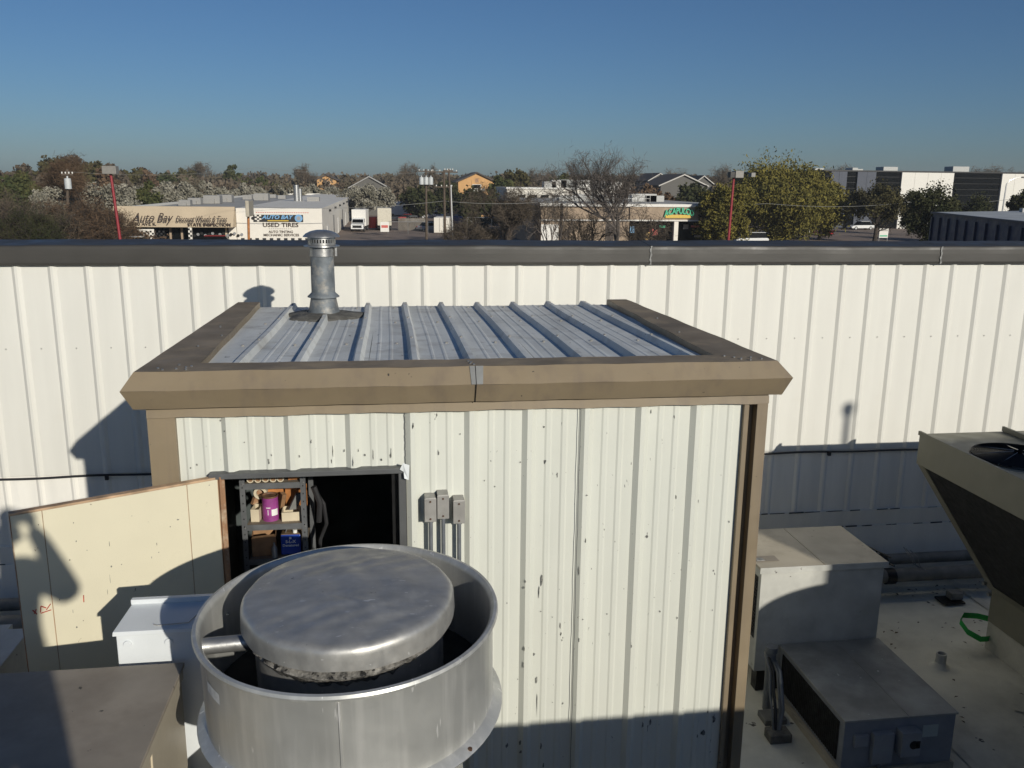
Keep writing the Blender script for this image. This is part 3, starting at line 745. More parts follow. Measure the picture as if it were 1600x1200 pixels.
# ============================================================ upblast exhaust fan
FC = Vector((-.166, 2.955, -1.50))
TL = Matrix.Rotation(rad(2.0), 3, 'X') @ Matrix.Rotation(rad(-.8), 3, 'Y')
def build_fan(C_, root):
    T = TL
    wb = lambda t, z: .004 * math.sin(2 * t + .4) + .002 * math.sin(5 * t)
    wd = ob('windband', G().lathe([(.505, -.36), (.507, -.02), (.512, -.006), (.522, .004), (.533, .002), (.537, -.008), (.533, -.018), (.522, -.021), (.517, -.03), (.516, -.36)], C_, 96, tilt=T, wob=wb), M_aluband, root, smooth=True)
    def rp(r, t, z): return T @ Vector((r * math.cos(t), r * math.sin(t), z)) + C_
    g = G()
    for t in (rad(268.5), rad(88)):
        g.hexa([rp(.5165, t - .004, -.335), rp(.5195, t - .004, -.335), rp(.5195, t + .010, -.335), rp(.5165, t + .010, -.335), rp(.5165, t - .004, -.03), rp(.5195, t - .004, -.03), rp(.5195, t + .010, -.03), rp(.5165, t + .010, -.03)])
    ob('windband_seam', g, M_aluband, wd)
    ob('lower_flange', G().lathe([(.514, -.345), (.546, -.362), (.551, -.369), (.547, -.377), (.50, -.395), (.40, -.50), (.36, -.62), (.36, -.64)], C_, 72, tilt=T), M_aluband, root, smooth=True)
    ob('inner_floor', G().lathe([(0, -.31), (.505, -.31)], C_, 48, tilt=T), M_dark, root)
    dm = lambda t, z: .006 * math.sin(3 * t + z * 20) + .004 * math.sin(7 * t + 2)
    # dented dome with radial grid
    g = G(); n = 120; rows = 46; prof = []
    for j in range(rows + 1):
        s = j / rows
        if s < .78: r = .345 * s / .78; z = .098 - .028 * (r / .345) ** 2
        elif s < .88: a = (s - .78) / .10 * math.pi / 2; r = .345 + .030 * math.sin(a); z = .070 - .030 * (1 - math.cos(a))
        else: r = .375 + .002 * (s - .88) / .12; z = .040 - .058 * (s - .88) / .12
        prof.append((r, z))
    vs = []
    for (r, z) in prof:
        for k in range(n):
            t = 2 * math.pi * k / n; x, y = r * math.cos(t), r * math.sin(t)
            dz = .62 * (.0055 * math.sin(x * 14 + 2 * math.sin(y * 9)) * math.sin(y * 13 + 1.2) + .0030 * math.sin(x * 27 + y * 19 + 2 * math.sin(x * 11)) + .0022 * math.sin(x * 41 - y * 37 + 3 * math.sin(y * 17)) - .006 * max(0, 1 - abs(x * .5 + y + .09) / .02) * max(0, math.sin(x * 9 + 1)) - .005 * max(0, 1 - abs(x - .6 * y + .12) / .015) * max(0, math.sin(y * 11))) * min(1, max(0, (.372 - r) / .05))
            rr = 1 + (.006 * math.sin(3 * t + .5) + .0045 * math.sin(8 * t + 1) + .0025 * math.sin(17 * t)) * (r / .37) ** 3
            if z < .03: dz -= .005 * math.sin(2 * t + 2.6) + .002 * math.sin(9 * t)
            vs.append(T @ Vector((x * rr, y * rr, z + dz)) + C_)
    fs = [(i * n + k, i * n + (k + 1) % n, (i + 1) * n + (k + 1) % n, (i + 1) * n + k) for i in range(len(prof) - 1) for k in range(n)]
    g.add(vs, fs)
    ob('motor_dome', g, M_alu, root, smooth='all')
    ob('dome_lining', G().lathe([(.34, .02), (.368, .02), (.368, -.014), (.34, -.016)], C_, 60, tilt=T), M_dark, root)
    ob('motor_drum', G().lathe([(.335, .0), (.335, -.30)], C_, 60, tilt=T), M_alu, root, smooth=True)
    g = G(); A = []; B = []; D_ = []
    for i in range(70):
        t = rad(195 + 130 * i / 69); w = .006 * math.sin(i * .9) + .004 * math.sin(i * 2.3) + .003 * math.sin(i * 5.1); e = math.sin(math.pi * i / 69)
        A.append(rp(.337, t, -.024)); B.append(rp(.356 + .016 * e + w * .5, t, -.036 + w * .5 - .010 * e)); D_.append(rp(.336, t, -.055 - .035 * e + w))
    g.strip(A, B); g.strip(B, D_)
    ob('seal_ring', g, M_grease, root, smooth='all')
    for a_, nm in ((186, 0), (66, 0)):
        t = rad(a_); ob('support_tube', G().tube([rp(.335, t, -.085), rp(.42, t, -.082), rp(.508, t, -.08)],   .029, 20), M_galv, root, smooth=True)
    for t in (rad(200), rad(157), rad(310)):
        ob('bolt', G().tube([rp(.506, t, -.10), rp(.498, t, -.10)], .006, 8), M_galv, wd)
    for t in (rad(318), rad(243)):
        ob('flange_bolt', G().tube([rp(.538, t, -.372), rp(.538, t, -.354)], .008, 8), M_screw, root)
    t = rad(15); a = rp(.519, t, -.06)
    ob('access_tab', G().hexa([rp(.519, t - .05, -.19), rp(.533, t - .05, -.19), rp(.533, t + .03, -.19), rp(.519, t + .03, -.19), rp(.519, t - .05, -.07), rp(.533, t - .05, -.07), rp(.533, t + .03, -.07), rp(.519, t + .03, -.07)]), M_jbox, root)
    g = G(); A = []; B = []
    for i in range(9):
        t = rad(209 + 10 * i / 8); A.append(rp(.5195, t, -.128 - .001 * i)); B.append(rp(.5195, t, -.088 - .001 * i))
    ob('sticker', g.strip(A, B), mat('faded_sticker', (.55, .55, .53), .6, var=.15, vscale=40), root)
    zc = C_.z
    ob('curb', boxg(C_.x - .30, C_.x + .30, C_.y - .30, C_.y + .30, DZ, zc - .60), M_unit, root)
    ob('curb_cap', boxg(C_.x - .40, C_.x + .40, C_.y - .40, C_.y + .40, zc - .64, zc - .60), M_aluband, root)
fan = thing('exhaust_fan', (FC.x, FC.y, DZ), 'round dented aluminium upblast exhaust fan in the foreground', 'exhaust fan')
build_fan(FC, fan)
fan2 = dup(fan, (5.28, 2.50, DZ - .55), rad(40), label='second aluminium upblast exhaust fan out on the right roof, casting a curved shadow')

# ============================================================ big tan box (lower left) and white box
bx = thing('duct_box', (-2.4, 2.2, DZ), 'big weathered tan sheet metal duct box at the lower left', 'duct')
ob('box_body', boxg(-4.3, -.862, .95, 3.335, -2.42, -1.916), M_unit, bx, bev=.004)
ob('top_sheet', boxg(-4.32, -.848, .93, 3.352, -1.915, -1.898), M_unitdark, bx, bev=.003)
ob('side_lip', boxg(-.860, -.851, .93, 3.33, -1.955, -1.918), M_unit, bx, bev=.002)
ob('side_panel_joint', G().tube([(-.8605, 2.86, -1.95), (-.8605, 2.84, -2.41)], .004, 5), M_cream, bx)
ob('bottom_ledge', boxg(-.872, -.835, .95, 3.33, -2.436, -2.421), M_unit, bx, bev=.003)
ob('curb', boxg(-4.0, -1.05, 1.2, 3.1, DZ, -2.437), M_deck, bx)
wbx = thing('white_electrical_box', (-.8, 3.5, DZ), 'white electrical box with round knockouts standing behind the duct box', 'electrical box')
ob('box_body', boxg(-1.118, -.42, 3.405, 3.60, -2.5, -1.785), M_whitebox, wbx, bev=.004)
ob('lid', G().hexa([(-1.128, 3.392, -1.790), (-.41, 3.392, -1.790), (-.41, 3.61, -1.790), (-1.128, 3.61, -1.790), (-1.126, 3.394, -1.772), (-.412, 3.394, -1.772), (-.412, 3.60, -1.748), (-1.10, 3.60, -1.748)]), M_whitebox, wbx, bev=.002)
ob('lid_flange', boxg(-1.105, -.412, 3.585, 3.612, -1.75, -1.728), M_whitebox, wbx, bev=.003)
for x in (-1.075, -.915):
    ob('knockout', G().tube([(x, 3.4055, -1.832), (x, 3.397, -1.832)], .016, 18), M_whitebox, wbx, bev=.001)
ob('lid_wire', G().tube([(-.97, 3.43, -1.768), (-.975, 3.425, -1.762), (-.96, 3.42, -1.765), (-.84, 3.43, -1.765), (-.80, 3.52, -1.755)], .002, 5), M_jbox, wbx)
ob('post', boxg(-1.0, -.9, 3.45, 3.55, DZ, -2.5), M_galv, wbx)
# small pieces at the left edge by the foot of the wall
gb = thing('grey_duct_end', (-2.6, 4.7, DZ), 'grey sheet metal duct end at the left edge below the door', 'duct')
ob('box_body', boxg(-3.4, -2.20, 4.2, 5.0, DZ, -2.52), M_unitlow, gb, bev=.004)
ob('end_flange', boxg(-2.195, -2.06, 4.24, 4.9, DZ, -2.50), M_unitlow, gb, bev=.004)
ob('bracket', G().hexa([(-2.32, 4.3, -2.515), (-2.12, 4.22, -2.50), (-2.10, 4.25, -2.50), (-2.30, 4.33, -2.515), (-2.32, 4.3, -2.50), (-2.12, 4.22, -2.48), (-2.10, 4.25, -2.48), (-2.30, 4.33, -2.50)]), M_galv, gb)

# ============================================================ right hand units
AX0, AX1, AY0, AY1, AZ0, AZ1 = 3.06, 4.17, 6.5, 7.28, -4.10, -3.15
ac = thing('rooftop_air_unit', (3.6, 6.9, DZ), 'beige rooftop air conditioning unit beside the shed, nearer the wall', 'air conditioner')
ob('cabinet', boxg(AX0, AX1, AY0, AY1, AZ0, AZ1), M_unitlow, ac, bev=.004)
tpn = ob('top_panel', boxg(AX0 - .02, AX0 + .555, AY0 - .02, AY1 + .02, AZ1 + .001, AZ1 + .022), M_unit, ac, bev=.003)
ob('top_panel', boxg(AX0 + .56, AX1 + .02, AY0 - .02, AY1 + .02, AZ1 + .001, AZ1 + .022), M_unit, ac, bev=.003)
ob('top_lip', boxg(AX0 - .024, AX1 + .024, AY0 - .026, AY0 - .0205, AZ1 - .03, AZ1 + .024), M_unitlow, ac, bev=.002)
ob('service_recess', boxg(AX0 - .01, AX0 + .20, AY0 + .10, AY0 + .21, AZ1 + .0235, AZ1 + .026), M_unitdark, tpn)
ob('torn_paper', boxg(AX0 + .0, AX0 + .07, AY0 + .11, AY0 + .16, AZ1 + .027, AZ1 + .034), M_sealant, tpn)
g = G()
for k in range(16): z = AZ1 - .12 - k * .032; g.box(AX0 - .012, AX0 - .001, AY0 + .06, AY1 - .08, z - .012, z)
ob('louvre', g, M_black, ac); ob('louvre_back', boxg(AX0 - .004, AX0 - .002, AY0 + .05, AY1 - .07, AZ1 - .66, AZ1 - .09), M_black, ac)
ob('stand', G().box(AX0 + .05, AX1 - .05, AY0 + .05, AY0 + .15, DZ, AZ0).box(AX0 + .05, AX1 - .05, AY1 - .15, AY1 - .05, DZ, AZ0), M_black, ac)
g = G()
for t in np.linspace(0, 1, 2):
    pass
g.tube([(4.10, 7.36, -3.16), (4.30, 6.62, -3.16)], .007, 5); g.tube([(4.14, 7.36, -3.24), (4.34, 6.62, -3.24)], .007, 5)
for k in range(7): y = 7.36 - k * .115; x = 4.10 + k * .031; g.tube([(x, y, -3.16), (x + .04, y, -3.24)], .005, 5)
ob('wire_guard', g, M_black, ac)
M_lowtop = mat('weathered_grey_top', (.30, .30, .28), .65, var=.2, vscale=3, stain=((.18, .18, .17), 2.6, .45, .75), spots=((.5, .5, .48), 18, .70, (1, 1, 1)), bump=.001)
a2 = thing('condenser_box', (3.7, 5.95, DZ), 'long low grey condensing unit with black grille side in shade', 'condenser')
BX0, BX1, BY0, BY1, BZ1 = 3.275, 4.165, 5.37, 6.47, -3.86
ob('cabinet', boxg(BX0, BX1, BY0, BY1, DZ + .06, BZ1), mat('navy_grey_cabinet', (.22, .235, .26), .6, var=.15, vscale=4), a2, bev=.004)
ob('top_panel', boxg(BX0 - .012, BX0 + .50, BY0 - .012, BY1 + .01, BZ1 + .001, BZ1 + .016), M_lowtop, a2, bev=.003)
ob('top_panel', boxg(BX0 + .503, BX1 + .012, BY0 - .012, BY1 + .01, BZ1 + .001, BZ1 + .016), M_lowtop, a2, bev=.003)
ob('side_grille', boxg(BX0 - .008, BX0 - .0015, BY0 + .07, BY1 - .06, DZ + .10, BZ1 - .04), M_coil, a2)
g = G()
for k in range(34): y = BY0 + .08 + k * .0285; g.box(BX0 - .013, BX0 - .0085, y, y + .008, DZ + .10, BZ1 - .04)
ob('grille_fins', g, M_coil, a2)
ob('base_rail', boxg(BX0 - .03, BX1 + .02, BY0 - .02, BY1, DZ, DZ + .058), M_unit, a2)
M_ctl = mat('control_grey', (.25, .265, .285), .5, var=.1)
for (x0, x1, z0, z1, d) in ((3.35, 3.46, -4.06, -3.965, .03), (3.49, 3.65, -4.2, -3.95, .05), (3.69, 3.845, -4.13, -3.93, .09)):
    c_ = ob('control_box', boxg(x0, x1, BY0 - d, BY0, z0, z1), M_ctl, a2, bev=.004)
ob('cover_hole', G().tube([(3.785, BY0 - .0905, -4.03), (3.785, BY0 - .094, -4.03)], .034, 14).box(3.80, 3.835, BY0 - .094, BY0 - .0905, -4.06, -4.0), M_black, c_)
ob('label_plate', boxg(3.905, 4.03, BY0 - .004, BY0 - .001, -4.035, -3.935), mat('pale_plate', (.38, .43, .42), .5, var=.05), a2)
ob('conduit', G().tube([(3.57, BY0 - .025, -4.2), (3.57, BY0 - .025, DZ + .07)], .014, 8), M_conduit, a2)

# conduits and a stubby pipe between shed and unit
cg = thing('conduit_cluster', (3.02, 6.2, DZ), 'dark conduits and wiring on a small block beside the shed corner', 'conduit')
ob('base_block', boxg(2.92, 3.10, 5.80, 5.93, DZ, DZ + .075), M_tar, cg, bev=.006)
ob('block_pad', boxg(2.98, 3.17, 6.04, 6.20, DZ, DZ + .05), M_pipe, cg, bev=.006)
ob('stub_pipe', G().tube([(3.10, 6.28, DZ), (3.10, 6.28, -3.80), (3.10, 6.28, -3.79), (3.10, 6.28, -3.74)], [.04, .04, .05, .05], 14), M_conduit, cg, smooth=True)
for i, (dx, r) in enumerate(((0, .013), (.035, .010), (.06, .016), (-.03, .010))):
    ob('conduit', G().tube([(2.99 + dx * .5, 5.88, DZ + .05), (3.0 + dx, 5.92, -4.1), (3.01 + dx, 6.0, -3.98 + dx), (3.05 + dx, 6.12, -3.88), (3.08 + dx, 6.30, -3.82 - dx)], r, 8), (M_cable, M_pipe, M_conduit, M_pipe)[i], cg, smooth=True)

vp = thing('roof_vent_pipe', (4.98, 6.72, DZ), 'short open grey vent pipe sticking up from the flat roof', 'vent pipe')
g = G().tube([(4.98, 6.72, DZ), (4.98, 6.72, DZ + .135)], .046, 20, caps=False).tube([(4.98, 6.72, DZ), (4.98, 6.72, DZ + .135)], .036, 20, caps=False)
ring = [[(4.98 + r * math.cos(t), 6.72 + r * math.sin(t), DZ + .135) for t in np.linspace(0, 2 * math.pi, 21)] for r in (.046, .036)]
ob('pipe', g.strip(*ring), M_unitlow, vp, smooth=True)
ob('pipe_bore', G().disc((4.98, 6.72, 0), .037, 20, z=DZ + .09), M_black, vp)
ob('boot', G().lathe([(.047, DZ + .05), (.055, DZ + .02), (.085, DZ + .006), (.11, DZ - .01)], (4.98, 6.72, 0), 24, wob=lambda t, z: .05 * math.sin(3 * t)), M_deck, vp, smooth='all')

# V shaped condenser on the right
CX = 4.687; CY0, CY1 = 4.25, 7.0; CZT = -2.154; CM = 5.98
cd = thing('v_bank_condenser', (CM, 5.6, DZ), 'large olive tan V shaped condenser with top fans at the right edge', 'condenser')
def mir(x): return 2 * CM - x
ob('side_band', boxg(CX, CX + .03, CY0, CY1, -2.43, CZT - .012), M_olive, cd, bev=.003)
ob('side_band', boxg(mir(CX) - .03, mir(CX), CY0, CY1, -2.43, CZT - .012), M_olive, cd, bev=.003)
ob('end_band', boxg(CX + .03, mir(CX) - .03, CY1 - .03, CY1, -2.43, CZT - .012), M_olive, cd)
ob('end_band', boxg(CX + .03, mir(CX) - .03, CY0, CY0 + .03, -2.43, CZT - .012), M_olive, cd)
fc = at(1588, 715, 6.0); fc = fc * (-2.15 / fc.z); FR = .37; fcx, fcy = 5.095, fc.y
def holed(x0, x1, y0, y1, holes, z):
    # rectangle with circular holes, made as ring sectors per hole cell
    g = G(); cells = []
    ys = sorted([y0, y1] + [(a[1] + b[1]) / 2 for a, b in zip(holes, holes[1:])])
    hs = sorted(holes, key=lambda h: h[1])
    for i, (hx, hy, hr) in enumerate(hs):
        a, b = ys[i], ys[i + 1]; n = 48; inn = []; out = []
        for k in range(n):
            t = 2 * math.pi * (k + .5) / n; c, s = math.cos(t), math.sin(t)
            inn.append((hx + hr * c, hy + hr * s, z))
            q = min(((x1 - hx) / c if c > 0 else (x0 - hx) / c) if abs(c) > 1e-6 else 9, ((b - hy) / s if s > 0 else (a - hy) / s) if abs(s) > 1e-6 else 9)
            out.append((hx + q * c, hy + q * s, z))
        g.add(inn + out, [(k, (k + 1) % n, (k + 1) % n + n, k + n) for k in range(n)])
        # corner fill
        for cx_, cy_ in ((x0, a), (x1, a), (x1, b), (x0, b)):
            best = sorted(range(n), key=lambda k: (out[k][0] - cx_) ** 2 + (out[k][1] - cy_) ** 2)[:2]
            g.add([out[best[0]], out[best[1]], (cx_, cy_, z)], [(0, 1, 2)])
    return g
XR = 5.512
holes = [(fcx, fcy, FR), (fcx, fcy - 1.25, FR)]
ob('top_panel', holed(CX, XR, CY0, CY1, holes, CZT), M_olive, cd, fixn=True)
ob('top_panel', holed(XR, mir(CX), CY0, CY1, [(mir(fcx) + .0, fcy, FR), (mir(fcx), fcy - 1.25, FR)], CZT), M_olive, cd)
ob('top_flange', boxg(CX - .006, CX + .018, CY0, CY1 + .015, CZT - .012, CZT + .026), M_olive, cd, bev=.003)
ob('top_flange', boxg(XR - .012, XR + .012, CY0, CY1 + .015, CZT + .001, CZT + .045), M_olive, cd, bev=.003)
def fan_unit(x, y):
    r = ob('fan_ring', G().lathe([(FR, CZT - .002), (FR - .004, CZT + .012), (FR - .012, CZT + .004), (FR - .012, CZT - .22)], (x, y, 0), 48), M_black, cd, smooth=True)
    g = G()
    for k in range(26):
        rr = .06 + k * (FR - .07) / 25; g.lathe([(rr, CZT + .022 + .03 * (1 - rr / FR)), (rr + .003, CZT + .020 + .03 * (1 - rr / FR)), (rr, CZT + .017 + .03 * (1 - rr / FR))], (x, y, 0), 40, closed=True)
    ob('guard_rings', g, M_black, r)
    g = G()
    for k in range(8):
        t = math.pi * k / 4 + .5; g.tube([(x + .05 * math.cos(t), y + .05 * math.sin(t), CZT + .055), (x + FR * math.cos(t), y + FR * math.sin(t), CZT + .012)], .004 if k % 2 else .003, 5)
    ob('guard_spokes', g, M_galv, r)
    ob('hub', G().lathe([(0, CZT - .02), (.06, CZT - .02), (.065, CZT - .03), (.065, CZT - .14)], (x, y, 0), 20), M_jbox, r, smooth=True)
    g = G()
    for k in range(4):
        t = math.pi / 2 * k + .35; A = []; B = []
        for i in range(7):
            rr = .06 + .31 * i / 6; w = .09 + .10 * i / 6
            A.append((x + rr * math.cos(t - w / rr * .35), y + rr * math.sin(t - w / rr * .35), CZT - .05)); B.append((x + rr * math.cos(t + w / rr * .35), y + rr * math.sin(t + w / rr * .35), CZT - .13))
        g.strip(A, B)
    ob('fan_blades', g, M_black, r)
    ob('fan_well', G().disc((x, y, 0), FR - .01, 32, z=CZT - .24), M_dark, r)
fan_unit(fcx, fcy); fan_unit(fcx, fcy - 1.25); fan_unit(mir(fcx), fcy)
XB, ZB = 5.575, -3.68
def vside(s):
    q = (lambda x: x) if s == 0 else mir
    def pt(t, y, o=0): x = CX + .012 + (XB - CX - .012) * t; z = -2.431 + (ZB + 2.431) * t; return (q(x + o * .8), y, z + o * -.5)
    def slab(t0, t1, y0, y1, o0, o1): return G().hexa([pt(t0, y0, o0), pt(t0, y0, o1), pt(t0, y1, o1), pt(t0, y1, o0), pt(t1, y0, o0), pt(t1, y0, o1), pt(t1, y1, o1), pt(t1, y1, o0)])
    ob('coil', slab(.0, 1, CY0 + .05, CY1 - .08, .012, .05), M_coil, cd)
    for (y0, y1) in ((CY1 - .11, CY1), (CY0, CY0 + .1)): ob('coil_frame', slab(.0, 1.0, y0, y1, -.006, .07), M_olive, cd, bev=.002)
    ob('coil_bottom_rail', slab(.965, 1.03, CY0, CY1 + .02, -.012, .08), M_olive, cd)
vside(0); vside(1)
ob('base_skirt', boxg(XB + .03, mir(XB) - .03, CY0, CY1 - .02, -4.03, -3.69), M_olive, cd, bev=.003)
ob('curb', boxg(XB + .055, mir(XB) - .055, CY0 - .05, CY1 - .0, DZ, -4.032), M_deck, cd)
ob('leg_bolt', G().tube([(5.47, 6.90, -3.60), (5.44, 6.90, -3.60)], .018, 8), M_galv, cd)
ob('leg_bolt', G().tube([(5.56, 6.93, -3.73), (5.53, 6.93, -3.73)], .02, 8), M_galv, cd)
# green strap
g = G(); P_ = [(5.72, 6.99, -4.05), (5.55, 7.05, -4.02), (5.44, 7.10, -4.03), (5.38, 7.06, -4.07), (5.40, 6.96, -4.13), (5.50, 6.90, -4.18), (5.60, 6.93, -4.20), (5.66, 6.97, -4.21)]
A = [Vector(p) + Vector((0, 0, .028)) for p in P_]; B = [Vector(p) - Vector((0, -.005, .028)) for p in P_]
g.strip(A, B); g.strip([a + Vector((.006, .006, 0)) for a in A], [b + Vector((.006, .006, 0)) for b in B])
setk(ob('green_strap', g, M_green, smooth='all'), 'bright green strap looped round the foot of the V shaped condenser', 'strap')
jk = thing('dark_bracket', (5.85, 7.9, DZ), 'small black bracket lying on the roof by the wall pipes', 'bracket')
ob('plate', boxg(5.74, 5.98, 7.80, 7.98, DZ + .02, DZ + .04), M_black, jk); ob('block', boxg(5.84, 5.98, 7.84, 7.95, DZ + .05, DZ + .13), M_pipe, jk, bev=.01)

# membrane laps, patches and debris on the lower roof
g = G()
for x in (-2.9, -1.1, .7, 2.52, 4.36, 6.2):
    A = []; B = []
    for j in range(60):
        y = .4 + 8.0 * j / 59; A.append((x - .04 + .006 * math.sin(y * 3 + x), y, DZ + .011)); B.append((x + .04 + .006 * math.sin(y * 5 + x), y, DZ + .013))
    g.strip(A, B)
for (x, y, r_) in ((5.3, 6.0, .12), (2.75, 5.2, .10)):
    g.add([(x + r_ * (1 + .2 * math.sin(7 * t + x)) * math.cos(t), y + r_ * .7 * math.sin(t), DZ + .015) for t in np.linspace(0, 6.0, 14)], [tuple(range(14))])
ob('membrane_patches', g, mat('membrane_patch', (.62, .60, .51), .8, var=.2, vscale=5, stain=((.3, .285, .24), 2.5, .5, .75)), kind='structure')
g = G()
for k in range(170):
    x = 2.3 + 4.2 * RN.rand(); y = 4.5 + 3.8 * RN.rand(); a = RN.rand() * 6.28; l = .008 + .02 * RN.rand(); w = l * (.25 + .4 * RN.rand())
    if k % 3 == 0: y = 8.3 - .25 * RN.rand()
    if k % 3 == 1: y = 7.0 + .5 * RN.rand(); 
    c, s_ = math.cos(a), math.sin(a); z = DZ + .018
    g.add([(x - l * c, y - l * s_, z), (x + w * s_, y - w * c, z + .006), (x + l * c, y + l * s_, z + .002), (x - w * s_, y + w * c, z + .005)], [(0, 1, 2, 3)])
setk(ob('dry_leaves', g, mat('dry_leaf', (.10, .07, .045), .9, var=.4, vscale=20)), 'dry leaf scraps and grit scattered over the lower roof deck', 'leaves', kind='stuff')

# ============================================================ the photographer
M_skin = plain('skin', (.42, .25, .18), .5); M_shirt = mat('dark_shirt', (.05, .06, .09), .9, var=.15); M_jean = mat('blue_jeans', (.04, .06, .11), .9, var=.2); M_hair = mat('brown_hair', (.04, .025, .018), .7, var=.3)
pe = thing('person', (.08, -.425, UZ), 'person in dark shirt and jeans holding up a phone on the upper roof edge', 'person')
def skin(name, V, E, Rr, sub=2):
    me = bpy.data.meshes.new(name); me.from_pydata(V, E, []); o = bpy.data.objects.new(name, me); COL.objects.link(o)
    md = o.modifiers.new('s', 'SKIN'); sv = me.skin_vertices[0].data
    for i, r in enumerate(Rr): sv[i].radius = (r[0], r[1]) if isinstance(r, tuple) else (r, r)
    sv[0].use_root = True
    ss = o.modifiers.new('u', 'SUBSURF'); ss.levels = sub; ss.render_levels = sub
    dg = bpy.context.evaluated_depsgraph_get(); dg.update(); m2 = bpy.data.meshes.new_from_object(o.evaluated_get(dg))
    bpy.data.objects.remove(o); m2.name = name
    for p in m2.polygons: p.use_smooth = True
    return m2
# frame: feet at z=0 on UZ; facing +Y
V = [(0, 0, .93), (0, .0, 1.08), (0, .01, 1.25), (0, 0, 1.36), (0, .01, 1.43), (0, .035, 1.52), (0, .04, 1.62),
     (-.10, 0, .86), (-.11, .02, .48), (-.11, -.02, .09), (-.12, .12, .04),
     (.10, 0, .86), (.11, .02, .48), (.11, -.02, .09), (.12, .12, .04),
     (.17, .0, 1.375), (.235, .13, 1.205), (.05, .33, 1.40), (-.005, .375, 1.455),
     (-.17, .0, 1.35), (-.31, .15, 1.15), (-.20, .33, 1.40), (-.165, .375, 1.455)]
E_ = [(0, 1), (1, 2), (2, 3), (3, 4), (4, 5), (5, 6), (0, 7), (7, 8), (8, 9), (9, 10), (0, 11), (11, 12), (12, 13), (13, 14), (3, 15), (15, 16), (16, 17), (17, 18), (3, 19), (19, 20), (20, 21), (21, 22)]
Rr = [(.15, .11), (.14, .10), (.16, .11), (.12, .09), .055, (.072, .088), (.07, .085), .085, .058, .042, .04, .085, .058, .042, .04, .075, .066, .042, .032, .075, .066, .042, .032]
bme = skin('body', V, E_, Rr); 
for x in (M_skin, M_shirt, M_jean, M_black): bme.materials.append(x)
for p in bme.polygons:
    z = p.center.z; x = abs(p.center.x); y = p.center.y
    p.material_index = 3 if z < .10 else 2 if z < .95 else (0 if (z > 1.41 or y > .27) else 1)
body = ob('body', None, None, pe, me=bme, world=False)
def ell(c, r, n=16, m_=10):
    g = G(); vs = []
    for j in range(m_ + 1):
        a = math.pi * j / m_ - math.pi / 2
        for k in range(n): t = 2 * math.pi * k / n; vs.append((c[0] + r[0] * math.cos(a) * math.cos(t), c[1] + r[1] * math.cos(a) * math.sin(t), c[2] + r[2] * math.sin(a)))
    return g.add(vs, [(j * n + k, j * n + (k + 1) % n, (j + 1) * n + (k + 1) % n, (j + 1) * n + k) for j in range(m_) for k in range(n)])
ob('hair', ell((0, .015, 1.625), (.088, .105, .085)), M_hair, pe, world=False, smooth='all')
for s in (-1, 1):
    ob('eye', ell((s * .03, .117, 1.585), (.012, .008, .008), 10, 6), M_text, pe, world=False, smooth='all')
    ob('ear', ell((s * .082, .03, 1.57), (.01, .02, .032), 10, 6), M_skin, pe, world=False, smooth='all')
ob('nose', ell((0, .128, 1.555), (.012, .018, .022), 10, 6), M_skin, pe, world=False, smooth='all')
ob('mouth', ell((0, .120, 1.515), (.024, .006, .006), 10, 6), plain('lips', (.35, .12, .10), .5), pe, world=False, smooth='all')
for s in (-1, 1):
    for k in range(4):
        z = 1.475 + .018 * (k - 1.5); L = (.052, .06, .056, .045)[k]
        m3 = skin('finger', [(s * .088 - .08, .365, z - .008), (s * .082 - .08, .400, z), (s * (.082 - L * .45) - .08, .432, z + .002), (s * (.082 - L) - .08, .428, z + .002)], [(0, 1), (1, 2), (2, 3)], [.009, .0085, .0078, .007], 1)
        m3.materials.append(M_skin); ob('finger', None, None, body, me=m3, world=False)
    m3 = skin('thumb', [(s * .082 - .08, .36, 1.455), (s * .066 - .08, .385, 1.468), (s * .048 - .08, .392, 1.478)], [(0, 1), (1, 2)], [.011, .010, .008], 1)
    m3.materials.append(M_skin); ob('thumb', None, None, body, me=m3, world=False)
ph = thing('smartphone', (0, -.014, -.02), 'thin dark smartphone held sideways in both hands of the person', 'phone')
ob('case', boxg(-.069, .069, -.018, -.011, -.050, .017), M_black, ph, bev=.003)
ob('screen', boxg(-.064, .064, -.0188, -.0181, -.045, .012), plain('phone_screen', (.02, .02, .025), .1), ph)

# ============================================================ STREET BEYOND
M_beige = mat('storefront_beige', (.52, .42, .29), .8, var=.06, vscale=.4); M_fwhite = mat('sign_wall_white', (.74, .70, .62), .7, var=.04, vscale=.5)
M_froof = mat('flat_roof_grey', (.40, .39, .36), .9, var=.10, vscale=.12, stain=((.30, .29, .27), .08, .5, .7)); M_glass = mat('dark_glass', (.006, .007, .008), .2, var=.3, spec=.04)
M_rtu = mat('rooftop_unit_grey', (.42, .42, .40), .6, var=.1); M_brick = mat('tan_block_wall', (.34, .26, .185), .85, var=.12, vscale=1.2); M_trimw = mat('trim_white', (.72, .70, .65), .7, var=.05)
M_orange = mat('orange_siding', (.56, .32, .13), .8, var=.06, vscale=.8); M_shing = mat('dark_shingles', (.09, .075, .065), .9, var=.2); M_shgrey = mat('grey_shingles', (.17, .17, .175), .9, var=.2)
M_car = {c: mat('car_paint_' + c, v, .25, .1, var=.03, coat=.6) for c, v in dict(white=(.75, .75, .73), silver=(.42, .43, .44), red=(.40, .03, .03), dark=(.03, .035, .045), blue=(.04, .08, .2)).items()}
M_tyre = plain('tyre', (.015, .015, .015), .9); M_rim = plain('wheel_rim', (.5, .5, .5), .35, .7); M_lampr = plain('tail_lamp', (.4, .02, .02), .3); M_lampw = plain('head_lamp', (.8, .8, .78), .2)
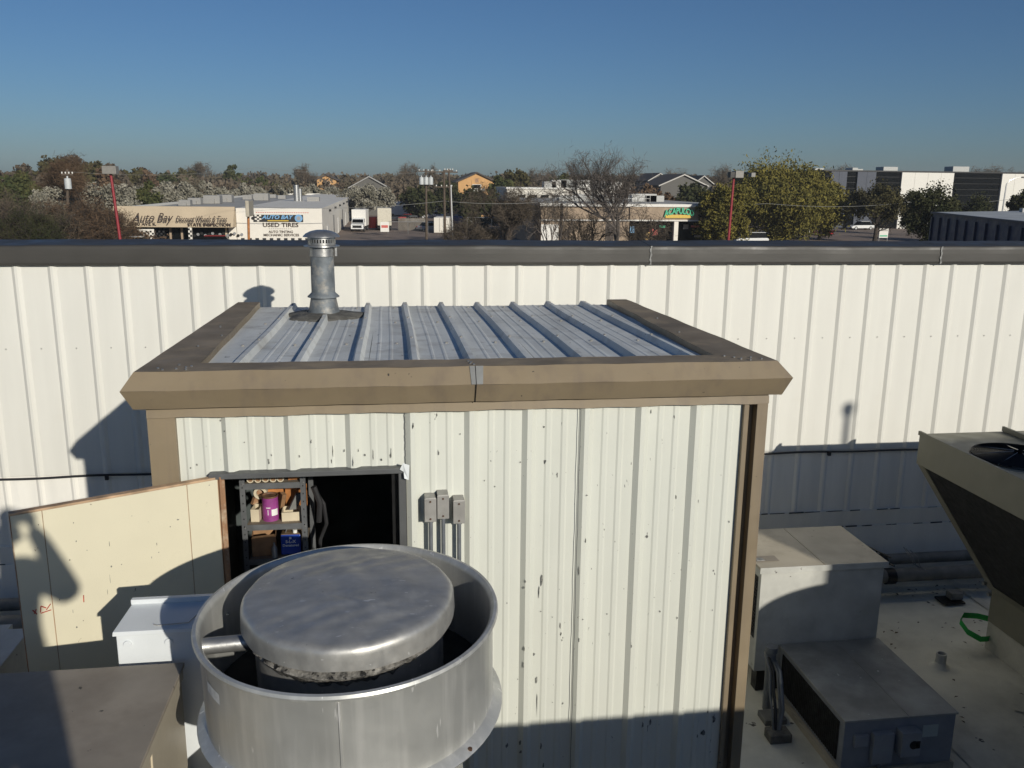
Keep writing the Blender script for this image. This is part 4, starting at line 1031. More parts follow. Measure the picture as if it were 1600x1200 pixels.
M_lettbrown = plain('letters_brown', (.045, .025, .015), .7); M_lettblue = plain('letters_blue', (.18, .38, .62), .5); M_yellow = plain('sign_yellow', (.62, .42, .05), .5); M_signgreen = plain('sign_green', (.03, .42, .22), .5); M_pink = plain('sign_red', (.55, .12, .10), .6)
M_woodpole = mat('utility_pole_wood', (.10, .075, .055), .9, var=.2); M_metalpole = mat('white_metal_pole', (.55, .55, .53), .5)


def zat(u, v, Y): return at(u, v, Y).z


# ---- tyre shop
AY = 110.0; ABK = 235.0
X0, X1, X2 = gx(188, AY, 330), gx(369, AY, 330), gx(503, AY, 330)
RZ = zat(369, 325, AY)
ts = thing('tyre_shop', ((X0 + X2) / 2, AY + 40, GZ), 'long low tyre shop with beige awning sign and white painted sign wall', 'building')
ob('wall', boxg(X0, X1 - .01, AY, ABK, GZ, RZ - .35), M_fwhite, ts)
ob('wall', boxg(X1, X2, AY - .2, ABK, GZ, RZ), M_fwhite, ts)
ob('roof', boxg(X0 - .1, X2 - .3, AY + .3, ABK - .3, RZ - .34, RZ - .28), M_froof, ts)
g = G(); g.box(X0 - .1, X0 + .15, AY, ABK, RZ - .34, RZ + .02); g.box(X2 - .31, X2 + .002, AY, ABK, RZ + .001, RZ + .06); g.box(X0, X2, ABK - .3, ABK + .05, RZ - .3, RZ + .1)
ob('parapet', g, M_trimw, ts)
zb = zat(280, 355, AY - 2.2)
g = G(); g.ext([(X0 - .6, AY - .02, RZ + .15), (X0 - .6, AY - .5, RZ + .15), (X0 - .6, AY - 2.2, zb), (X0 - .6, AY - .02, zb)], (X1 + .5 - X0, 0, 0))
mn = ob('awning', g, M_beige, ts)
text('lettering', 'Auto Bay', 2.0, (gx(236, 108.2), 107.75, zat(236, 340, 108.2)), M_lettbrown, mn, width=gx(268, 108.2) - gx(204, 108.2), height=1.35, shear=.35, ext=.02, rx=74)
text('lettering', 'Discount Wheels & Tires', 1.2, (gx(313, 108.2), 107.75, zat(313, 342.5, 108.2)), M_lettbrown, mn, width=gx(352, 108.2) - gx(272, 108.2), height=.75, shear=.35, ext=.02, rx=74)
text('lettering', '2700 AVE K', 1, (gx(218, 107.5), AY - 2.26, zat(216, 350.2, 107.4)), M_lettbrown, mn, width=gx(239, 107) - gx(197, 107), height=.42, ext=.03)
text('lettering', 'STATE INSPECTION', 1, (gx(323, 107.5), AY - 2.26, zat(323, 351.5, 107.4)), M_lettbrown, mn, width=gx(357, 107) - gx(289, 107), height=.42, ext=.03, bold=.02)
ob('shopfront', boxg(X0 + .5, X1 - 1.0, AY - .06, AY - .01, GZ + .1, zb + .05), M_glass, ts)
g = G()
cu = gx(290, AY - 2), gx(295.5, AY - 2)
ob('checkered_column', boxg(cu[0], cu[1], AY - 2.1, AY - 1.8, GZ, zb - .01), M_fwhite, ts)
w = (cu[1] - cu[0]) / 2
for k in range(12): g.box(cu[0] + w * (k % 2), cu[0] + w * (k % 2 + 1), AY - 2.106, AY - 2.101, zb - .12 - .25 * (k + 1), zb - .12 - .25 * k)
ob('checks', g, M_textblack, ts, kind='stuff')
for i in range(14):   # tyres and wheels standing behind the glass front
    x = gx(300, AY) + i * .42; z = GZ + 1.55 + (i % 3) * .12
    ob('display_wheel', G().tube([(x, AY - .35, z), (x, AY - .25, z)], .17, 12), M_rim if i % 2 else M_tyre, ts)
for x in (gx(262, AY), gx(280, AY), gx(350, AY)): ob('door_post', boxg(x - .12, x + .12, AY - .16, AY - .07, GZ, zb), M_beige if x > gx(300, AY) else M_brick, ts)
bn = ob('checkered_banner', G().add([(gx(209, 106), 106, zat(209, 358, 106)), (gx(231, 106), 106, GZ + 1.0), (gx(236, 106), 106, GZ + 1.0), (gx(236, 106), 106, zat(236, 358, 106))], [(0, 1, 2, 3)]), M_fwhite, ts)
g = G(); s_ = .26
for i in range(12):
    for j in range(7):
        x = gx(212, 106) + i * s_ * .9; z = zat(236, 359, 106) - j * s_ * .9 - .1
        if (i + j) % 2 and x - gx(209, 106) > j * .3: g.box(x, x + s_ * .8, 105.97, 105.99, z - s_ * .8, z)
ob('banner_checks', g, M_textblack, bn, kind='stuff')
FY = AY - .2
sb = ob('sign_board', boxg(gx(394, FY), gx(472, FY), FY - .12, FY - .002, zat(430, 346.5, FY), zat(430, 335.5, FY)), M_textblack, ts)
text('lettering', 'AUTO BAY', 1, (gx(431, FY), FY - .16, zat(431, 339.5, FY)), M_lettblue, sb, width=gx(456, FY) - gx(406, FY), height=.48, shear=.3, ext=.02, bold=.03)
text('lettering', 'THE KUSTOM ONE', 1, (gx(432, FY), FY - .16, zat(432, 344.6, FY)), M_yellow, sb, width=gx(449, FY) - gx(416, FY), height=.22, ext=.02) if False else None
ob('yellow_stripe', boxg(gx(416, FY), gx(449, FY), FY - .15, FY - .121, zat(432, 345.6, FY), zat(432, 344.0, FY)), M_yellow, sb)
wl = ob('sign_wheel', G().tube([(gx(465, FY), FY - .15, zat(465, 341, FY)), (gx(465, FY), FY - .121, zat(465, 341, FY))], .46, 20), M_lettblue, sb)
ob('sign_wheel_rim', G().tube([(gx(465, FY), FY - .17, zat(465, 341, FY)), (gx(465, FY), FY - .151, zat(465, 341, FY))], .24, 12), M_rim, wl)
g = G()
for i in range(3):
    for j in range(4):
        if (i + j) % 2: g.box(gx(396, FY) + i * .26, gx(396, FY) + i * .26 + .25, FY - .15, FY - .121, zat(400, 346, FY) + j * .2, zat(400, 346, FY) + j * .2 + .19)
ob('sign_checks', g, M_fwhite, sb)
ob('sign_dot', G().tube([(gx(396, FY) - .25, FY - .05, zat(396, 341, FY)), (gx(396, FY) - .25, FY - .002, zat(396, 341, FY))], .18, 12), M_textblack, sb)
for s_, u, v, wpx, h in (('USED TIRES', 436, 351.8, 51, .52), ('AUTO TINTING', 436, 362.3, 35, .30), ('MECHANIC SERVICES', 436.5, 367.4, 51, .30)):
    text('lettering', s_, 1, (gx(u, FY), FY - .03, zat(u, v, FY)), M_lettbrown, ts, width=wpx / 1372 * FY * 1.02, height=h, ext=.02, bold=.02)
g = G()
for i in range(24): g.box(gx(398, FY) + i * .26, gx(398, FY) + i * .26 + .17, FY - .02, FY - .002, zat(430, 332.6, FY), zat(430, 331.6, FY))
ob('small_red_line', g, M_pink, ts, kind='stuff')
g = G()
for i in range(11): g.box(gx(417, FY) + i * .25, gx(417, FY) + i * .25 + .17, FY - .02, FY - .002, zat(430, 357.9, FY), zat(430, 357.0, FY))
ob('small_grey_line', g, M_jbox, ts, kind='stuff')
g = G(); q = (X2 - X1) / 24
for j in range(2):
    for i in range(24):
        if (i + j) % 2: g.box(X1 + i * q, X1 + (i + 1) * q, FY - .02, FY - .002, zat(430, 376 + 4 * j, FY), zat(430, 372 + 4 * j, FY))
ob('checker_band', g, M_textblack, ts, kind='stuff')
for (u, v, s, Y) in ((288, 313, 1.5, 128), (303, 308, 1.8, 135), (330, 306, 2.4, 140), (350, 303, 2.3, 150), (386, 301, 1.6, 172), (398, 300, 1.3, 180), (408, 304, 2.4, 165), (440, 301, 1.4, 180), (489, 307, 1.9, 150), (425, 299, 1.4, 190)):
    p = at(u, v, Y); h = s * .5
    un = ob('roof_unit', G().box(p.x - s * .5, p.x + s * .5, Y, Y + s, RZ - .25, RZ - .25 + h).box(p.x - s * .5, p.x + s * .2, Y - s * .25, Y - .01, RZ - .25, RZ - .25 + h * .55), M_jbox, ts)
for u, r in ((463, .45), (468.5, .35)):
    p = at(u, 300, 150); ob('chimney_pipe', G().tube([(p.x, 150, RZ - .3), (p.x, 150, zat(u, 289 + (u > 465) * 6, 150))], r, 14), M_galv, ts, smooth=True)
for k in range(7):   # doors and lamps on the long side wall
    y = AY + 8 + k * 13; ob('side_door', boxg(X2 + .002, X2 + .05, y, y + 3.2, GZ, GZ + (3.2 if k % 2 else 2.3)), M_jbox if k % 2 else M_trimw, ts)
    ob('wall_lamp', boxg(X2 + .002, X2 + .3, y + 5, y + 5.4, GZ + 4, GZ + 4.3), M_black, ts)


# ---- vehicles
def car(name, colour, label, loc, rz, L=4.6, Wd=1.8, H=1.45, suv=False, group=None):
    t = thing(name, loc, label, 'car', group); M = M_car[colour]; h0 = .32; hb_ = .88 if not suv else 1.0
    prof = [(-L / 2, h0), (-L / 2, hb_ * .85), (-L / 2 + .15, hb_), (-L / 2 + .55, hb_ + .02), (L / 2 - 1.1, hb_), (L / 2 - .2, hb_ * .84), (L / 2, hb_ * .62), (L / 2, h0)]
    ob('body', G().ext([(x, -Wd / 2, z) for x, z in prof], (0, Wd, 0)), M, t, world=False, bev=.05)
    a, b, c, d = (-L / 2 + (.25 if suv else .55), -L / 2 + (.45 if suv else 1.05), .35, 1.05)
    g = G(); lo = [(a, -Wd * .46, hb_), (d, -Wd * .46, hb_), (d, Wd * .46, hb_), (a, Wd * .46, hb_)]; hi = [(b, -Wd * .38, H), (c, -Wd * .38, H), (c, Wd * .38, H), (b, Wd * .38, H)]
    ob('windows', g.hexa(lo + hi), M_glass, t, world=False, bev=.04)
    ob('roof', boxg(b - .03, c + .03, -Wd * .385, Wd * .385, H - .05, H + .02), M, t, world=False, bev=.03)
    for x in (-L / 2 + .85, L / 2 - .9):
        for s in (-1, 1):
            w_ = ob('wheel', G().tube([(x, s * (Wd / 2 - .2), .33), (x, s * (Wd / 2 + .012), .33)], .33, 16), M_tyre, t, world=False)
            ob('rim', G().tube([(x, s * (Wd / 2 + .013), .33), (x, s * (Wd / 2 + .03), .33)], .21, 12), M_rim, w_)
    for s in (-1, 1):
        ob('headlight', boxg(L / 2 - .06, L / 2 + .02, s * .62 - .16, s * .62 + .16, .56, .70), M_lampw, t, world=False)
        ob('tail_light', boxg(-L / 2 - .02, -L / 2 + .03, s * .68 - .13, s * .68 + .13, .68, .84), M_lampr, t, world=False)
    t.rotation_euler = (0, 0, rz); return t


def box_truck(label, loc, rz, L=6.0, H=3.3, Wd=2.3, box_m=None):
    t = thing('box_truck', loc, label, 'truck'); bm_ = box_m or M_trimw
    ob('cargo_box', boxg(-L / 2 - .4, L / 2 - 1.9, -Wd / 2, Wd / 2, .85, H), bm_, t, world=False, bev=.03)
    ob('cab', G().ext([(L / 2 - 1.85, -1, .45), (L / 2 - 1.85, -1, 2.15), (L / 2 - .9, -1, 2.15), (L / 2 - .35, -1, 1.4), (L / 2 + .6, -1, 1.2), (L / 2 + .7, -1, .45)], (0, 2, 0)), M_car['white'], t, world=False, bev=.05)
    ob('windscreen', G().add([(L / 2 - .86, -.85, 2.08), (L / 2 - .33, -.9, 1.45), (L / 2 - .33, .9, 1.45), (L / 2 - .86, .85, 2.08)], [(0, 1, 2, 3)]), M_glass, t, world=False)
    ob('grille', boxg(L / 2 + .70, L / 2 + .73, -.75, .75, .65, 1.05), M_black, t, world=False)
    for s in (-1, 1):
        ob('side_window', boxg(L / 2 - 1.6, L / 2 - .7, s * 1.0 - .012, s * 1.0 + .012, 1.45, 2.0), M_glass, t, world=False)
        ob('headlight', boxg(L / 2 + .69, L / 2 + .74, s * .85 - .12, s * .85 + .12, .75, .98), M_lampw, t, world=False)
    ob('chassis', boxg(-L / 2 - .3, L / 2 - .1, -.5, .5, .5, .84), M_black, t, world=False)
    ob('bumper', boxg(-L / 2 - .5, -L / 2 - .4, -Wd / 2, Wd / 2, .45, .65), M_black, t, world=False)
    for x in (-L / 2 + .9, L / 2 - .4):
        for s in (-1, 1):
            w_ = ob('wheel', G().tube([(x, s * (Wd / 2 - .35), .42), (x, s * (Wd / 2 - .05), .42)], .42, 16), M_tyre, t, world=False)
            ob('rim', G().tube([(x, s * (Wd / 2 - .049), .42), (x, s * (Wd / 2 - .02), .42)], .22, 12), M_rim, w_)
    t.rotation_euler = (0, 0, rz); return t


def gp(u, Y): return (gx(u, Y, 350), Y, GZ + .01)
box_truck('white box truck facing the viewer beside the tyre shop side wall', gp(562, 150), rad(-95), H=3.5)
box_truck('dirty cream box truck seen from behind, right of the white one', gp(600, 154), rad(92), H=3.7, box_m=mat('cream_dirty', (.58, .54, .44), .8, var=.1))
box_truck('long white box truck parked side-on in the back of the lot', gp(630, 200), rad(0), L=9.5, H=3.7)
cars = [('dark', 612, 190, 0, 'dark parked car below the long white truck, partly hidden by the fence'), ('silver', 648, 178, .3, 'silver car with its bonnet raised towards the utility pole'),
        ('white', 684, 205, -1.4, 'white car facing the viewer behind the leaning utility poles'), ('dark', 705, 190, .1, 'dark car between the pole and the blue tarpaulin'),
        ('dark', 735, 182, .2, 'dark car behind the bare thicket'), ('red', 640, 188, .1, 'small red car in the back lot'), ('silver', 725, 205, 0, 'silver car farthest back in the lot'), ('silver', 673, 150, .5, 'pale car front of the chain link fence by the container')]
for c, u, Y, rz_, lb in cars: car('parked_car', c, lb, gp(u, Y), rz_, group='cars in the back lot')
car('parked_car', 'red', 'red car in front of the tyre shop windows, mostly hidden by the wall cap', (gx(343, 103), 103, GZ + 1.05 - 1.0), rad(5), H=1.9, suv=True)
car('parked_car', 'white', 'white van roof at the left end of the tyre shop', (gx(213, 100), 100, GZ), rad(0), L=5.2, H=2.0, suv=True)
car('suv', 'white', 'white estate car beside the right red lamp post', (gx(1176, 117), 117, GZ), rad(185), L=5.0, H=1.75, suv=True)
car('coupe', 'white', 'white coupe parked beyond the road left of the white sign board', (gx(1350, 160), 160, GZ), rad(185), L=4.9, H=1.6)
for i, (u, c) in enumerate(((1206, 'white'), (1226, 'silver'), (1283, 'red'), (1252, 'white'))):
    car('parked_car', c, ('white', 'silver', 'red', 'second white')[i] + ' car glimpsed through the low branches of the yellow green tree', gp(u, 135 + 3 * i), rad(90 + 4 * i), H=1.6, group='cars behind the yellow green tree')
car('parked_car', 'white', 'white car in the brush at the left, below the wooden power pole', gp(95, 96), rad(20), H=1.9, suv=True)

# storage things in the lot
ct = thing('storage_container', gp(692, 146), 'pale grey shipping container standing behind the power poles', 'container')
ob('container_body', boxg(-1.2, 1.2, -3, 3, .1, 2.5), M_fwhite, ct, world=False, bev=.03); ob('door_bars', G().tube([(-.3, -3.03, .2), (-.3, -3.03, 2.4)], .03, 5).tube([(.3, -3.03, .2), (.3, -3.03, 2.4)], .03, 5), M_jbox, ct, world=False)
ct.rotation_euler = (0, 0, rad(-8))
tp = thing('blue_tarpaulin_stack', gp(715, 160), 'blue tarpaulin draped over a low stack behind the fence', 'tarpaulin')
ob('cover', ell((0, 0, .9), (2.2, 1.6, 1.3), 14, 8), plain('tarp_blue', (.03, .05, .13), .6, var=.3), tp, world=False)
rd = thing('red_drum', gp(583, 155), 'red tank standing between the two box trucks', 'tank')
ob('tank', G().tube([(0, 0, .2), (0, 0, 2.1)], .8, 16), plain('drum_red', (.4, .05, .04), .6, var=.15), rd, world=False, bev=.1)
ns = thing('small_sign', gp(601, 138), 'small white and red notice on the chain link gate', 'sign')
ob('board', boxg(-.65, .65, -.03, .03, .5, 2.0), M_trimw, ns, world=False); ob('red_band', boxg(-.5, .5, -.05, -.031, 1.1, 1.5), M_pink, ns, world=False)
wf = thing('board_fence', gp(640, 152), 'weathered grey board fence across the back lot', 'fence')
xa, xb = gx(621, 152), gx(668, 152)
for i in range(30):
    x = xa + (xb - xa) * i / 30; ob('board', boxg(x + .01, x + (xb - xa) / 30 - .01, 152 + .02 * (i % 3), 152.05 + .02 * (i % 3), GZ, GZ + 2.1 + .05 * math.sin(i * 2.7)), mat('weathered_board', (.16, .14, .115), .9, var=.2, vscale=1.5), wf)
def chain_fence(u0, u1, Y, label, h=1.9):
    t = thing('chain_link_fence', gp((u0 + u1) / 2, Y), label, 'fence'); xa, xb = gx(u0, Y), gx(u1, Y); n = max(2, int((xb - xa) / 3))
    for i in range(n + 1): x = xa + (xb - xa) * i / n; ob('post', G().tube([(x, Y, GZ), (x, Y, GZ + h)], .05, 6), M_galv, t)
    ob('top_rail', G().tube([(xa, Y, GZ + h), (xb, Y, GZ + h)], .04, 5), M_galv, t)
    g = G(); k = int((xb - xa) / .35)
    for i in range(k):
        x = xa + .35 * i; g.tube([(x, Y, GZ), (min(x + h, xb), Y, GZ + min(h, xb - x))], .008, 3, False); g.tube([(min(x + h, xb), Y, GZ), (x, Y, GZ + min(h, xb - x))], .008, 3, False)
    ob('mesh', g, M_galv, t, kind='stuff')
chain_fence(605, 668, 141, 'chain link fence in front of the back lot trucks'); chain_fence(730, 845, 142, 'chain link fence left of the restaurant wall', 2.6)

# ---- restaurant
QY = 110.0; QX0, QX1 = gx(846, QY), gx(1140, QY); QZ = zat(900, 318.5, QY)
rs = thing('restaurant', ((QX0 + QX1) / 2, QY + 12, GZ), 'low tan brick restaurant with green and yellow sign over a dark glass front', 'building')
xg = gx(985, QY)
ob('wall', boxg(QX0, xg, QY, QY + 40, GZ, QZ - .3), M_brick, rs)
ob('fascia_wall', boxg(xg + .001, QX1, QY - .3, QY + 40, zat(1050, 344.5, QY), QZ - .3), M_brick, rs)
ob('shopfront', boxg(xg + .002, QX1, QY + 1.4, QY + 39, GZ, zat(1050, 344.5, QY) - .01), M_glass, rs)
ob('coping', boxg(QX0 - .2, QX1 + .1, QY - .45, QY + 40.1, QZ - .29, QZ + .05), M_trimw, rs)
ob('roof', boxg(QX0, QX1, QY + .6, QY + 39.5, QZ + .051, QZ + .08), M_froof, rs)
ob('band', boxg(QX0 - .02, QX1, QY - .32, QY - .301, zat(1050, 345.5, QY), zat(1050, 343.5, QY)), M_trimw, rs)
ob('white_shutter', boxg(gx(846, QY) + .05, gx(874, QY), QY - .06, QY - .002, GZ, zat(860, 350.5, QY)), M_trimw, rs)
ob('side_door', boxg(gx(948, QY), gx(961, QY), QY - .06, QY - .002, GZ, zat(955, 349, QY)), M_shing, rs)
for u in (1058,): ob('column', boxg(gx(u - 3, QY), gx(u + 3.5, QY), QY - .3, QY + .3, GZ, zat(1050, 346, QY)), M_fwhite, rs)
for i, (u0, u1, v0, v1, mm) in enumerate(((1034, 1044, 352, 356, M_signgreen), (1084, 1098, 352.5, 355.5, M_pink), (1019, 1032, 358, 368, M_pink), (988, 995, 354, 364, M_lettblue), (1072, 1080, 351, 358, M_jbox), (1090, 1112, 368, 371, M_jbox))):
    ob('window_sign', boxg(gx(u0, QY + 1), gx(u1, QY + 1), QY + 1.33, QY + 1.39, zat(u0, v1, QY + 1), zat(u0, v0, QY + 1)), mm, rs)
sg_ = ob('sign_backing', boxg(gx(1040, QY), gx(1079, QY), QY - .5, QY - .35, zat(1060, 340.5, QY), zat(1060, 335.5, QY)), M_yellow, rs)
text('lettering', 'ACAPULCO', 1.2, (gx(1061, QY), QY - .55, zat(1061, 329.5, QY)), M_signgreen, rs, width=gx(1084, QY) - gx(1037.5, QY), height=.80, ext=.06, bold=.035, curve=.10)
gr = G()
xs0, xs1 = gx(880, QY), gx(1045, QY); zr = QZ + .1
for k in range(24): x = xs0 + (xs1 - xs0) * k / 23; gr.tube([(x, QY + 8, zr), (x, QY + 8, zr + 1.0)], .025, 4)
for h in (.5, 1.0): gr.tube([(xs0, QY + 8, zr + h), (xs1, QY + 8, zr + h)], .025, 4)
ob('roof_railing', gr, M_galv, rs)
for u, s in ((885, 1.2), (915, 1.5), (950, 1.2), (1004, 1.8), (1020, 1.4)): p = gx(u, QY + 14); ob('roof_unit', boxg(p - s, p + s, QY + 13, QY + 15, QZ + .09, QZ + .09 + s * .6), M_rtu, rs)
# white building behind the restaurant
bz = thing('white_low_building', (gx(890, 165), 175, GZ), 'white parapet building with rooftop units behind the restaurant', 'building')
x0, x1 = gx(792, 165), gx(986, 165)
ob('wall', boxg(x0, x1, 165, 185, GZ, zat(880, 296, 165)), M_fwhite, bz)
ob('coping', boxg(x0 - .2, x1 + .2, 164.8, 185.2, zat(880, 296, 165) + .001, zat(880, 296, 165) + .3), M_trimw, bz)
for i in range(9): x = x0 + 2 + i * (x1 - x0 - 4) / 9; ob('window', boxg(x, x + 1.5, 164.93, 164.995, zat(880, 312, 165), zat(880, 305, 165)), M_glass, bz)
for i, (u, s) in enumerate(((858, 1.1), (872, 1.4), (887, 1.5), (908, 1.5), (933, 1.3), (960, 1.2))): p = gx(u, 168); ob('roof_unit', boxg(p - s, p + s, 167, 169.5, zat(880, 296, 165) + .302, zat(880, 296, 165) + .3 + s * 1.0), (M_rtu, M_trimw)[i % 2], bz)

# ---- houses
def house(name, u0, u1, Y, v_eave, v_peak, wall_m, roof_m, label, depth=14, win=True, axis='y'):
    x0, x1 = gx(u0, Y), gx(u1, Y); ze, zp = zat((u0 + u1) / 2, v_eave, Y), zat((u0 + u1) / 2, v_peak, Y); xm = (x0 + x1) / 2
    t = thing(name, (xm, Y + depth / 2, GZ), label, 'house')
    g = G().ext([(x0, Y, GZ), (x1, Y, GZ), (x1, Y, ze), (xm, Y, zp), (x0, Y, ze)], (0, depth, 0)); ob('wall', g, wall_m, t)
    k = (zp - ze) / (x1 - x0) * 2; ov = .6
    r = ob('roof', G().ext([(x0 - ov, Y - .5, ze - k * ov + .05), (xm, Y - .5, zp + .05), (x1 + ov, Y - .5, ze - k * ov + .05), (x1 + ov, Y - .5, ze - k * ov + .3), (xm, Y - .5, zp + .35), (x0 - ov, Y - .5, ze - k * ov + .3)], (0, depth + 1, 0)), roof_m, t)
    ob('gable_trim', G().ext([(x0 - ov, Y - .56, ze - k * ov + .03), (xm, Y - .56, zp + .03), (x1 + ov, Y - .56, ze - k * ov + .03), (x1 + ov, Y - .56, ze - k * ov + .28), (xm, Y - .56, zp + .28), (x0 - ov, Y - .56, ze - k * ov + .28)], (0, .055, 0)), M_shing if wall_m == M_orange else M_jbox, r)
    if win:
        w_ = ob('window', boxg(xm - 1.0, xm + 1.0, Y - .07, Y - .005, ze - 1.6, ze - .5), M_trimw, t); ob('pane', boxg(xm - .85, xm + .85, Y - .1, Y - .071, ze - 1.5, ze - .6), M_glass, w_)
        ob('gable_vent', boxg(xm - .4, xm + .4, Y - .06, Y - .005, zp - 2.0, zp - 1.1), M_wood, t)
    return t
h1 = house('orange_house', 716, 774, 205, 284.5, 271, M_orange, M_shing, 'orange gabled house rising above the trees near the centre')
x0 = gx(735, 204); ob('balcony', boxg(x0, gx(757, 204), 203.3, 204.9, zat(745, 299, 204), zat(745, 294.5, 204)), M_trimw, h1)
house('orange_house', 496, 526, 265, 281, 274.5, M_orange, M_shing, 'small distant orange gable above the pale blossom trees')
house('grey_roof_house', 548, 606, 220, 293, 277, mat('grey_siding', (.11, .105, .095), .8), M_shgrey, 'grey gabled house behind the blossom trees left of the power pole', win=False)
house('grey_roof_house', 1032, 1102, 190, 290, 274, mat('grey_siding', (.11, .105, .095), .8), M_shing, 'wide grey brown gabled house left of the yellow green tree', win=False)
house('grey_roof_house', 1014, 1046, 230, 282, 272, mat('grey_siding', (.11, .105, .095), .8), M_shing, 'smaller brown roofed house behind the wide grey gable', win=False)
house('grey_roof_house', 1084, 1112, 215, 287, 276, mat('grey_siding', (.11, .105, .095), .8), M_shing, 'brown roofed house right behind the wide grey gable', win=False)

# ---- black and white office block
OY = 165.0; OZ = zat(1450, 269.5, OY)
of = thing('office_block', (gx(1460, OY), OY + 20, GZ), 'long office block of black glass bands and white and blue grey panels', 'building')
ox0, ox1 = gx(1285, OY), gx(1760, OY)
ob('glass_wall', boxg(ox0, ox1, OY, OY + 45, GZ, OZ), M_glass, of)
ob('roof_edge', boxg(ox0 - .1, ox1 + .1, OY - .15, OY + 45.1, OZ + .001, OZ + .25), M_black, of)
M_bluep = mat('blue_grey_panel', (.045, .054, .078), .6, var=.06); M_offw = mat('office_white', (.70, .68, .62), .7, var=.03)
for u0, u1, mm in ((1295, 1320, M_bluep), (1336, 1365, M_bluep), (1405, 1486, M_offw), (1561, 1640, M_offw)):
    a, b = gx(u0, OY), gx(u1, OY); n = 4 if mm == M_offw else 2
    for i in range(n): ob('facade_panel', boxg(a + (b - a) * i / n + .02, a + (b - a) * (i + 1) / n - .02, OY - .4, OY - .002, GZ, OZ - .05), mm, of)
for v in (278, 287, 296, 305):
    z = zat(1500, v, OY); ob('mullion', boxg(ox0 + .05, ox1 - .05, OY - .06, OY - .003, z - .03, z + .03), M_black, of)
for u0, u1, v in ((1270, 1284, 262.5), (1329, 1337, 262), (1337, 1345, 264), (1377, 1399, 260.5), (1485, 1510, 260), (1300, 1326, 266)):
    ob('roof_unit', boxg(gx(u0, OY + 8), gx(u1, OY + 8), OY + 8, OY + 11, OZ + .1, zat(u0, v, OY + 8)), M_rtu, of)
# ---- dark blue metal building at the right
a = at(1459, 331, 60.0); zt_ = a.z
def solve(u, v, z): d = ray(u, v); return d * (z / d.z)
b = solve(1605, 346, zt_); dxy = Vector((b.x - a.x, b.y - a.y, 0)); L_ = dxy.length; dxy.normalize(); inn_ = Vector((-dxy.y, dxy.x, 0))
if inn_.x < 0: inn_ = -inn_
mb = thing('blue_metal_building', (a.x + 8, 50, GZ), 'dark blue ribbed metal building with pale low roof at the right edge', 'building')
M_navy = mat('navy_metal', (.035, .045, .085), .5, var=.08, vscale=1); M_navyd = mat('navy_metal_rib', (.02, .026, .05), .5)
def q3(s, t, z): p = Vector((a.x, a.y, 0)) + dxy * s + inn_ * t; return (p.x, p.y, z)
def qbox(s0, s1, t0, t1, z0, z1, g=None, dz=0): return (g or G()).hexa([q3(s0, t0, z0), q3(s1, t0, z0), q3(s1, t1, z0), q3(s0, t1, z0), q3(s0, t0, z1), q3(s1, t0, z1), q3(s1, t1, z1 + dz), q3(s0, t1, z1 + dz)])
n = 12
for i in range(n): ob('wall_panel', qbox(L_ * 1.3 * i / n + .01, L_ * 1.3 * (i + 1) / n - .01, .0, .1, GZ, zt_ - .12), M_navy, mb)
for i in range(n + 1): ob('pilaster', qbox(L_ * 1.3 * i / n - .12, L_ * 1.3 * i / n + .12, -.12, -.002, GZ, zt_ - .35), M_navy, mb)
ob('back_wall', qbox(0, L_ * 1.3, .12, 14, GZ, zt_ - .2), M_navy, mb)
ob('eave_trim', qbox(-.2, L_ * 1.3, -.16, .02, zt_ - .12, zt_), M_navyd, mb)
ob('roof', qbox(-.2, L_ * 1.3, .021, 14, zt_ - .1, zt_ - .02, dz=.42), mat('pale_metal_roof', (.50, .50, .47), .5, var=.12, vscale=.6), mb)
g = G()
for i in range(4): ob('roof_vent', qbox(2 + i * 3.2, 2.6 + i * 3.2, 5, 5.6, zt_ + .05, zt_ + .4), M_rtu, mb)

# ---- poles
def lamp_post(u0, v0, u1, v1, Y, label, hw, hh, m, hm, side=0):
    top = at(u0, v0, Y); bot = at(u1, v1, Y); d = (bot - top); k = (GZ - top.z) / d.z; base = top + d * k
    t = thing('lamp_post', (base.x, base.y, GZ), label, 'lamp post')
    ob('pole', G().tube([base, top], [.11, .08], 10), m, t, smooth=True)
    hd = ob('lamp_head', boxg(top.x - hw + side, top.x + hw + side, Y - .35, Y + .35, top.z, top.z + hh), hm, t, bev=.03)
    return t
M_head = mat('lamp_head_grey', (.22, .21, .19), .5); 
lamp_post(173, 272, 188, 376, 60, 'leaning red lamp post with a square grey head at the left', .42, .5, M_red, M_head)
t = lamp_post(1146.5, 278, 1138, 376, 60, 'red lamp post with twin square heads at the right', .30, .48, M_red, M_head, side=.28)
ob('lamp_head', boxg(gx(1146.5, 60) - .42, gx(1146.5, 60) - .12, 59.7, 60.3, zat(1146, 277.5, 60), zat(1146, 268.5, 60)), M_black, t)
ob('lamp_head', boxg(gx(1170, 64), gx(1176, 64), 63.7, 64.3, zat(1146, 276, 64), zat(1146, 269.5, 64)), M_head, t)
pb = at(388.5, 376, 58); pt_ = at(387, 316, 58); k = (GZ - pt_.z) / (pb.z - pt_.z); bs = pt_ + (pb - pt_) * k
sp_ = thing('sign_pole', (bs.x, bs.y, GZ), 'rusty orange pole topped by a pale sign seen edge-on before the white sign wall', 'sign')
ob('pole', G().tube([bs, at(388, 338, 58)], .08, 8), plain('rust_orange', (.40, .16, .05), .7, var=.2), sp_)
ob('sign_panel', boxg(gx(385, 58), gx(390.5, 58), 57.2, 59.2, zat(388, 338, 58), zat(388, 313, 58)), mat('pale_acrylic', (.42, .38, .30), .5), sp_, bev=.03)


